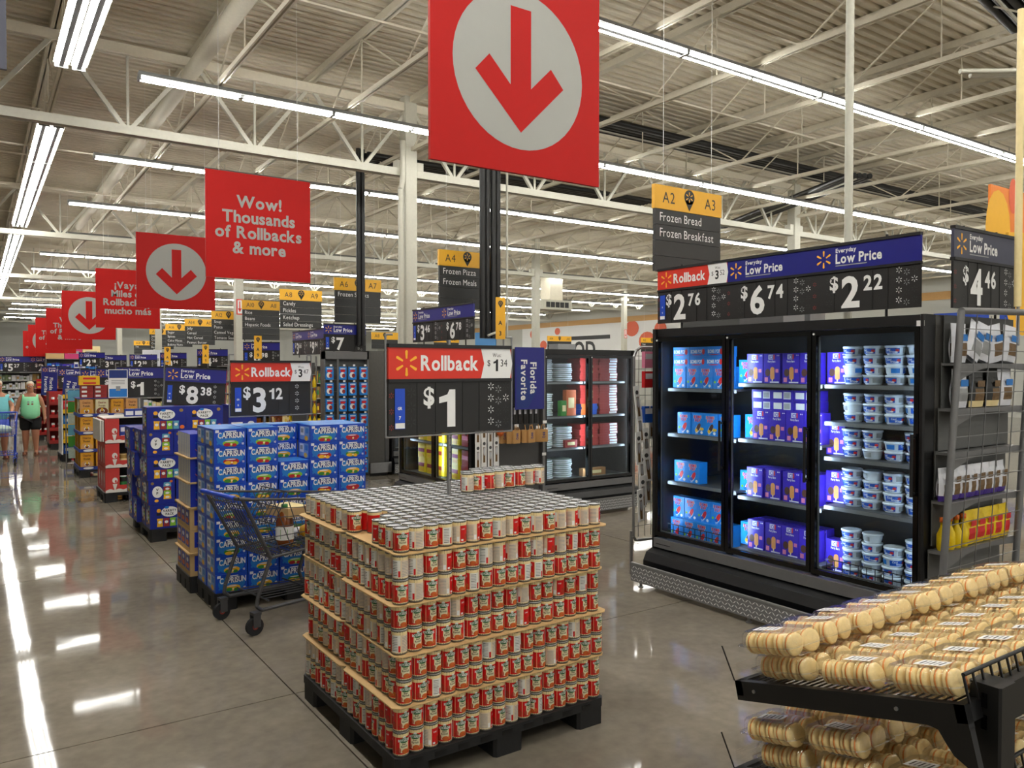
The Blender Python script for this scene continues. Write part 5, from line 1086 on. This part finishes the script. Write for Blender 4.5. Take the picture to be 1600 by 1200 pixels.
def pack(x, s, n, lab, base=(TX, TY, TZ), grp='clear packs of cookies', full=True):
    p = sp(x, s, n, base); t = thing('cookie_pack', lab, 'cookie pack', p, (-TILT, RN.uniform(-.008, .008), RN.uniform(-.025, .025)), grp)
    part('clear_shell', SHELL, t)
    st = part('price_sticker', STKM, t); st.location = (RN.uniform(-.03, .0), RN.uniform(-.03, .05), 0); st.rotation_euler = (0, 0, RN.uniform(-.2, .2))
    for a in range(2):
        for b in range(5):
            o = part('cookie', CK, t); o.location = (-.042 + .083 * a + RN.uniform(-.002, .002), -.098 + .0375 * b + RN.uniform(-.002, .002) + .003, .0415); o.rotation_euler = (RN.uniform(-.08, .16), RN.uniform(0, 6), RN.uniform(-.15, .1))
NXP = 9; XP = .197
RWN = ['back', 'middle', 'front']
for c in range(NXP):
    for r in range(3): pack(.10 + XP * c + RN.uniform(-.006, .006), .125 + .245 * r, .002, 'clear cookie pack on the upper shelf, %s row, %s from the near end' % (RWN[r], ORD[c]))
    pack(.075 + XP * c + RN.uniform(-.008, .008), .625 + .01 * (c % 2), .002 + CLH + .003, 'upper cookie pack piled on the front row of the top shelf, %s from the end' % ORD[c])
for c in range(6):
    for r in range(3):
        pack(.11 + XP * c + RN.uniform(-.006, .006), .125 + .245 * r, .002, 'clear cookie pack on the lower shelf, %s row, %s from the near end' % (RWN[r], ORD[c]), LOWB)
        if r > 0 and c < 5 : pack(.10 + XP * c + RN.uniform(-.01, .01), .125 + .245 * r + .02, .002 + CLH + .003, 'cookie pack piled on the %s row of the lower shelf, %s from the end' % (RWN[r], ORD[c]), LOWB)

# ============================================================ shopping cart
def cart(lab, loc, rz, wire='cart_grey', flap='cart_blue'):
    t = thing('shopping_cart', lab, 'cart', loc, rz); G = wire; R_ = .011
    # local: x forward, y left, rear gate near x = 0
    RT, RBt, FT, FB = .98, .53, .86, .58
    xrt, xrb, xf = -.10, .13, 1.0
    wr, wf = .285, .215
    fr = MB()
    for s in (-1, 1):
        fr.path([(xrt, s * wr, RT), (xrb, s * (wr - .03), RBt)], .013, G, 8)
        fr.path([(.13, s * .25, .53), (.03, s * .25, .26), (.02, s * .25, .20), (.06, s * .25, .165), (1.0, s * .20, .165)], .014, G, 8)
        fr.path([(.75, s * .21, .60), (.63, s * .21, .26), (.66, s * .2, .17)], .014, G, 8); fr.path([(xrt, s * wr, RT), (xf, s * wf, FT)], .009, G, 6); fr.bar((xrb, s * (wr - .03), RBt), (xf - .03, s * wf, FB), .011, G, 6)
    part('frame', fr, t)
    part('handle', MB().bar((xrt - .04, -wr + .03, RT + .01), (xrt - .04, wr - .03, RT + .01), .018, flap, 12).path([(xrt - .04, wr - .03, RT + .01), (xrt - .03, wr, RT + .01), (xrt + .06, wr, RT - .005)], .014, G, 8).path([(xrt - .04, -wr + .03, RT + .01), (xrt - .03, -wr, RT + .01), (xrt + .06, -wr, RT - .005)], .014, G, 8), t, 'blue handle')
    lerp = lambda a, b, k: a + (b - a) * k
    m = MB(); r = .0038
    for i in range(14):
        y = -1 + 2 * i / 13; m.bar((xrt, y * wr, RT - .02), (xrb, y * (wr - .03), RBt), r, G, 4)
    for k in (.12, .45, .8): m.bar((lerp(xrt, xrb, k), -wr, lerp(RT, RBt, k)), (lerp(xrt, xrb, k), wr, lerp(RT, RBt, k)), r * 1.3, G, 4)
    part('rear_gate', m, t)
    for s in (-1, 1):
        m = MB()
        for k in range(7): m.bar((lerp(xrt, xrb, k / 6), s * lerp(wr, wr - .03, k / 6), lerp(RT, RBt, k / 6)), (xf - .03 * k / 6, s * wf, lerp(FT, FB, k / 6)), r, G, 4)
        for k in range(1, 9): m.bar((lerp(xrt, xf, k / 9), s * lerp(wr, wf, k / 9), lerp(RT, FT, k / 9)), (lerp(xrb, xf - .03, k / 9), s * lerp(wr - .03, wf, k / 9), lerp(RBt, FB, k / 9)), r, G, 4)
        part('side_wires', m, t)
    m = MB()
    for i in range(13):
        k = -1 + i / 6; m.bar((xrb, k * (wr - .03), RBt), (xf - .03, k * wf, FB), r, G, 4)
    for k in range(16): m.bar((lerp(xrb, xf - .03, k / 15), -lerp(wr - .03, wf, k / 15), lerp(RBt, FB, k / 15)), (lerp(xrb, xf - .03, k / 15), lerp(wr - .03, wf, k / 15), lerp(RBt, FB, k / 15)), r, G, 4)
    part('basket_floor', m, t)
    m = MB()
    for i in range(9): y = -1 + i / 4; m.bar((xf, y * wf, FT), (xf - .03, y * wf, FB), r, G, 4)
    for k in range(5): m.bar((xf - .03 * k / 4, -wf, lerp(FT, FB, k / 4)), (xf - .03 * k / 4, wf, lerp(FT, FB, k / 4)), r, G, 4)
    part('front_wires', m, t)
    m = MB()
    for i in range(8): m.bar((xrb + .05, -.2 + .057 * i, RT - .22), (xrb + .18, -.2 + .057 * i, RT - .0), r, G, 4)
    for k in range(3): m.bar((xrb + .05 + .065 * k, -.22, RT - .22 + .11 * k), (xrb + .05 + .065 * k, .22, RT - .22 + .11 * k), .005, G, 4)
    part('seat_back', m, t)
    m = MB(); b = Vector((.012, 0, 0)); A = Vector((xrt + .115, .14, RT - .12)); B = Vector((xrt + .115, -.06, RT - .12)); C_ = Vector((xrt + .19, -.06, RT - .26)); D_ = Vector((xrt + .19, .14, RT - .26))
    m.add([A, B, C_, D_, A + b, B + b, C_ + b, D_ + b], [(0, 3, 2, 1), (4, 5, 6, 7), (0, 1, 5, 4), (1, 2, 6, 5), (2, 3, 7, 6), (3, 0, 4, 7)], flap); part('seat_flap', m, t, 'blue plastic seat flap')
    m = MB()
    for i in range(7): m.bar((.12, -.19 + .063 * i, .225), (.95, -.15 + .05 * i, .2), .0045, G, 4)
    for k in (.12, .5, .95): m.bar((k, -.24, .22), (k, .24, .22), .007, G, 6)
    part('lower_rack', m, t)
    for x, s in ((.0, -1), (.0, 1), (.93, -1), (.93, 1)):
        y = s * (.255 if x < .5 else .2); w = link('wheel', None); w.parent = t
        part('tire', MB().bar((x, y - .016, .0635), (x, y + .016, .0635), .063, 'rubber', 20), w); part('hub', MB().bar((x, y - .019, .0635), (x, y + .019, .0635), .022, 'wheel_red', 12).bar((x, y - .021, .0635), (x, y + .021, .0635), .01, 'steel', 8), w)
        part('caster_fork', MB().box((x - .02, y - .03, .06), (x + .035, y - .023, .15), G).box((x - .02, y + .023, .06), (x + .035, y + .03, .15), G).box((x - .02, y - .03, .145), (x + .04, y + .03, .165), G), w)
    return t
cart('dark wire shopping cart with blue handle beside the juice boxes', (1.57, 5.875, 0), math.radians(11.5))
CM = Matrix.Translation((1.57, 5.875, 0)) @ Matrix.Rotation(math.radians(11.5), 4, 'Z')
def incart(x, y, z): return CM @ Vector((x, y, z))
solo('brown_box', MB().box((-.1, -.14, 0), (.1, .14, .07), 'cardboard').box((-.09, -.13, .07), (.09, .13, .072), 'cream'), 'small brown box in the upper seat of the cart', 'box', incart(.40, -.03, .78), .3); solo('juice_jug', MB().lathe([(.001, .0), (.06, 0), (.066, .02), (.066, .17), (.05, .22), (.02, .25), (.02, .275), (.024, .275), (.024, .30), (.001, .30)], 'amber', 16, mats=['amber'] * 6 + ['tube_green'] * 3).lathe([(.0668, .04), (.0668, .14)], 'print_white', 16).lathe([(.0672, .05), (.0672, .12)], 'bag_green', 8), 'amber juice jug with green and white label in the cart', 'bottle', incart(.33, -.10, .575))
solo('produce_bag', MB().lathe([(.001, 0), (.08, .0), (.11, .03), (.10, .07), (.06, .09), (.001, .095)], 'fruit_yellow', 12), 'yellow produce bag lying in the cart basket', 'bag', incart(.62, -.02, .585)); solo('flat_carton', MB().box((-.14, -.1, 0), (.14, .1, .03), 'box_white').box((-.13, -.102, .005), (.13, -.1, .025), 'fruit_yellow'), 'white flat carton lying at the back of the cart basket', 'carton', incart(.64, .12, .585), .2)
solo('dark_bag', MB().lathe([(.001, 0), (.09, .0), (.12, .03), (.11, .05), (.001, .06)], 'slat_dark', 12), 'dark bag lying at the front of the cart basket', 'bag', incart(.80, -.05, .59))

# ============================================================ people
def skin_mesh(name, V, E, rad, m, root=0, sub=2):
    me = bpy.data.meshes.new(name); me.from_pydata(V, E, []); o = link(name, me)
    md = o.modifiers.new('s', 'SKIN'); md.use_smooth_shade = True
    for i, r in enumerate(rad): me.skin_vertices[0].data[i].radius = (r, r) if not isinstance(r, tuple) else r
    for i in range(len(V)): me.skin_vertices[0].data[i].use_root = (i == root)
    o.modifiers.new('d', 'SUBSURF').levels = sub
    dg = bpy.context.evaluated_depsgraph_get(); r = bpy.data.meshes.new_from_object(o.evaluated_get(dg)); bpy.data.objects.remove(o)
    r.materials.clear(); r.materials.append(K[m]); r.polygons.foreach_set('use_smooth', [True] * len(r.polygons)); return r
def person(lab, loc, rz, sc, top, bottom, hair, sleeves=False, armfwd=False, stride=.0):
    t = thing('person', lab, 'person', loc, rz); t.scale = (sc, sc, sc)
    V = []; E = []; Rd = []
    def v(p, r, par=None):
        V.append(p); Rd.append(r); i = len(V) - 1
        if par is not None: E.append((par, i))
        return i
    pel = v((0, 0, .90), (.17, .14)); sp1 = v((0, -.03, 1.06), (.18, .16), pel); ch = v((0, -.005, 1.26), (.16, .12), sp1); nk = v((0, .01, 1.40), (.085, .075), ch); n2 = v((0, -.005, 1.47), .055, nk)
    h1 = v((0, -.025, 1.545), (.072, .085), n2); h2 = v((0, -.015, 1.63), (.078, .092), h1); h3 = v((0, -.01, 1.69), .05, h2)
    for s in (-1, 1):
        sh = v((s * .185, .01, 1.36), .062, nk)
        if armfwd: el = v((s * .25, -.05, 1.12), .048, sh); wr = v((s * .20, -.30, 1.06), .034, el); hd = v((s * .19, -.37, 1.05), .030, wr); dirs = Vector((0, -.09, -.03))
        else: el = v((s * .27, .02, 1.10), .047, sh); wr = v((s * .29, -.05, .88), .033, el); hd = v((s * .285, -.065, .81), (.026, .034), wr); dirs = Vector((0, -.02, -.085))
        for q in range(4): k = v(tuple(Vector(V[hd]) + dirs * (.5 if q else .45) + Vector((s * -.004, -.022 + .015 * q, 0)) ), .0095, hd); v(tuple(Vector(V[k]) + dirs * (.62 - .08 * abs(q - 1.4)) + Vector((-s * .008, 0, 0))), .008, k)
        k = v(tuple(Vector(V[wr]) * .4 + Vector(V[hd]) * .6 + Vector((-s * .01, -.04, -.01))), .011, hd); v(tuple(Vector(V[k]) + dirs * .4), .009, k)
        hp = v((s * .095, 0, .84), (.125, .125), pel); kn = v((s * .10, -.02 - stride * s, .50), .08, hp); cf = v((s * .10, .01 - stride * s, .36), .074, kn); an = v((s * .105, .03 - stride * 1.6 * s, .09), .040, cf); ft = v((s * .115, -.06 - stride * 1.6 * s, .045), (.042, .034), an); v((s * .125, -.15 - stride * 1.6 * s, .035), (.040, .024), ft)
    part('body', skin_mesh('body', V, E, Rd, 'skin'), t)
    g = .014
    TV = [(0, -.005, .80), (0, -.03, 1.03), (0, -.01, 1.26), (0, .008, 1.385)]; TE = [(0, 1), (1, 2), (2, 3)]; TR = [(.205, .185), (.225, .205), (.20, .155), (.12, .09)]
    for s in (-1, 1):
        TV.append((s * .155, .01, 1.375)); TE.append((3, len(TV) - 1)); TR.append(.062)
        if sleeves: TV.append((s * .26, -.01, 1.19)); TE.append((len(TV) - 2, len(TV) - 1)); TR.append(.074)
    o = part('tank_top' if not sleeves else 'shirt', skin_mesh('top', TV, TE, TR, top), t)
    SV = [(0, 0, .99), (-.098, 0, .84), (-.105, -.012 + stride, .56), (.098, 0, .84), (.105, -.012 - stride, .56)]; part('shorts', skin_mesh('shorts', SV, [(0, 1), (1, 2), (0, 3), (3, 4)], [(.185, .155), (.15, .145), (.125, .12), (.15, .145), (.125, .12)], bottom), t)
    part('hair', skin_mesh('hair', [(0, -.02, 1.705), (0, .055, 1.66), (0, .06, 1.58)], [(0, 1), (1, 2)], [(.088, .088), (.09, .06), (.075, .045)], hair), t)
    f = MB()
    for s in (-1, 1): f.lathe([(.001, .0), (.011, .003), (.013, .008)], 'print_white', 8, c=(s * .03, -.118, 1.615), axis='y'); f.lathe([(.001, -.002), (.006, 0)], 'print_black', 8, c=(s * .03, -.119, 1.615), axis='y')
    part('eye', f, t); part('nose', MB().lathe([(.001, -.022), (.014, 0), (.016, .02)], 'skin', 8, c=(0, -.108, 1.585), axis='y'), t); part('mouth', MB().box((-.022, -.103, 1.548), (.022, -.095, 1.555), 'flower_red'), t)
    for s in (-1, 1): part('ear', MB().lathe([(.001, -.012), (.02, 0), (.001, .012)], 'skin', 8, c=(s * .086, .0, 1.60)), t)
    gm = MB()
    for s in (-1, 1): gm.path([(s * .008, -.128, 1.625), (s * .055, -.122, 1.628), (s * .055, -.122, 1.6), (s * .012, -.128, 1.6), (s * .008, -.128, 1.625)], .003, 'print_black', 4); gm.bar((s * .055, -.12, 1.625), (s * .085, .0, 1.615), .003, 'print_black', 4)
    part('glasses', gm, t)
    if not sleeves:
        p = MB(); F = Fr((0, -.160, 1.20), (1, 0, 0), (0, .12, .99))
        for sx in (-.04, .04):
            for sy in (0, .05): p.ell(F, sx, sy, .025, .016, 'print_grey' if sy else 'flower_red', .012)
        part('shirt_print', p, t)
    for s in (-1, 1): part('sandal', MB().box((s * .118 - .05, -.2 - stride * 1.6 * s, 0), (s * .118 + .05, .08 - stride * 1.6 * s, .022), 'sandal', .03).box((s * .118 - .05, -.13 - stride * 1.6 * s, .02), (s * .118 + .05, -.08 - stride * 1.6 * s, .075), 'sandal'), t)
    return t
person('woman with white hair in mint tank top and black shorts walking up the aisle', (.99, 20.1, 0), -.05, .93, 'mint', 'shorts', 'hair_white', stride=.05)
person('person in aqua shirt pushing a blue cart at the left edge', (.40, 19.6, 0), .1, .95, 'aqua', 'shorts', 'hair_white', sleeves=True, armfwd=True)
cart('blue wire shopping cart pushed by the person in aqua at the left edge', (.42, 19.0, 0), -PI / 2, 'cart_blue', 'cart_blue')
solo('grocery_pile', MB().lathe([(.001, 0), (.16, 0), (.18, .08), (.12, .14), (.001, .16)], 'pale_pack', 12), 'white bagged groceries in the cart at the left edge', 'groceries', (.42, 18.5, .62))

# ============================================================ shelving further back
def gondola(lab, x, y, w, d, h, rz, cols, n=5):
    t = thing('gondola_shelf', lab, 'shelving', (x, y, 0), rz)
    part('back_panel', MB().box((0, d - .03, 0), (w, d, h), 'shelf_grey'), t); part('side_panel', MB().box((-.02, 0, 0), (0, d, h), 'shelf_grey').box((w, 0, 0), (w + .02, d, h), 'shelf_grey'), t)
    part('top_board', MB().box((0, 0, h - .02), (w, d - .03, h), 'shelf_grey'), t)
    zs = [.12 + (h - .17) * i / n for i in range(n)]
    for z in zs: part('shelf', MB().box((0, 0, z - .02), (w, d - .03, z), 'wall_white'), t)
    g = MB(); k = 0
    for z in zs:
        X = .02
        while X < w - .12:
            ww = RN.choice([.09, .12, .15]); hh = min((h - .17) / n - .06, RN.uniform(.16, .30)); c = cols[(k // 3) % len(cols)]; k += 1
            g.box((X, .02, z + .001), (X + ww - .012, .3, z + hh), c); g.rect(Fr((X, .02, z), (1, 0, 0), (0, 0, 1)), .015, hh * .3, ww - .03, hh * .7, cols[(k + 1) % len(cols)], .002); X += ww
    part('stocked_goods', g, t, stuff=True)
    return t
gondola('far wall shelves of pale green goods behind the person at left', -1.4, 36, 3.6, .8, 2.1, 0, ['pale_pack', 'far_green', 'box_white', 'print_white', 'gold_lid'], 6)
gondola('far shelves of blue and purple goods left of the red displays', 2.25, 34.6, 1.8, .8, 2.25, 0, ['chip_blue', 'ice_purple', 'box_white', 'juice_cyan'], 6)
for i, (y, cs) in enumerate(((17.9, ['bag_yellow', 'tube_green', 'gold_lid', 'amber']), (22.3, ['flower_red', 'cream', 'cereal_brown', 'gold_lid']), (26.6, ['pop_red', 'box_white', 'tub_blue']), (30.6, ['cream', 'bag_green', 'box_white']))):
    gondola('end cap shelf of dry goods, %s beyond the peg rack' % ORD[i], 4.95, y + .02, .95, .5, 1.95, 0, cs, 5); gondola('long aisle shelf running right from the %s dry goods end cap' % ORD[i], 5.95, y + .05, 9.0, .5, 1.95, 0, cs[::-1], 5)
gondola('end cap shelf facing the main aisle beyond the third price topper', 5.0, 16.2, 1.4, .45, 2.0, FACE_X, ['bag_yellow', 'flower_red', 'cereal_brown', 'amber', 'cream'], 6)
for i, y in enumerate((20.4, 24.8)): gondola('side shelf facing the main aisle between dry goods end caps, %s' % ['nearer', 'farther'][i], 5.0, y, 1.4, .45, 1.95, FACE_X, ['pop_red', 'cream', 'tube_green', 'gold_lid'], 6)
t = thing('wire_tower', 'slim wire tower of yellow bottles between the $3.12 sign and peg rack', 'rack', (4.62, 12.9, 0)); part('frame', MB().bar((0, 0, 0), (0, 0, 2.1), .014, 'steel', 6).bar((.16, 0, 0), (.16, 0, 2.1), .014, 'steel', 6), t)
for k in range(5): part('shelf', MB().box((0, -.06, .9 + .22 * k), (.16, .06, .91 + .22 * k), 'steel'), t)
for k in range(4):
    for i in range(2): solo('oil_bottle', BOT, 'yellow bottle on the slim wire tower, %s tier from below, %s' % (ORD[k], ['left', 'right'][i]), 'bottle', (4.66 + .08 * i, 12.88, .9105 + .22 * k), 0, 'yellow bottles on the wire tower')
solo('card_box', MB().box((-.15, -.1, 0), (.15, .1, .08), 'print_grey'), 'grey control box lying on top of the two door freezer', 'box', (6.55, 8.4, 2.141)); solo('card_box', MB().box((-.35, -.1, 0), (.35, .1, .12), 'print_grey').box((.1, -.102, .03), (.3, -.1, .1), 'print_white'), 'grey control box behind the topper of the three door freezer', 'box', (5.6, 4.2, 2.241), FACE_X)
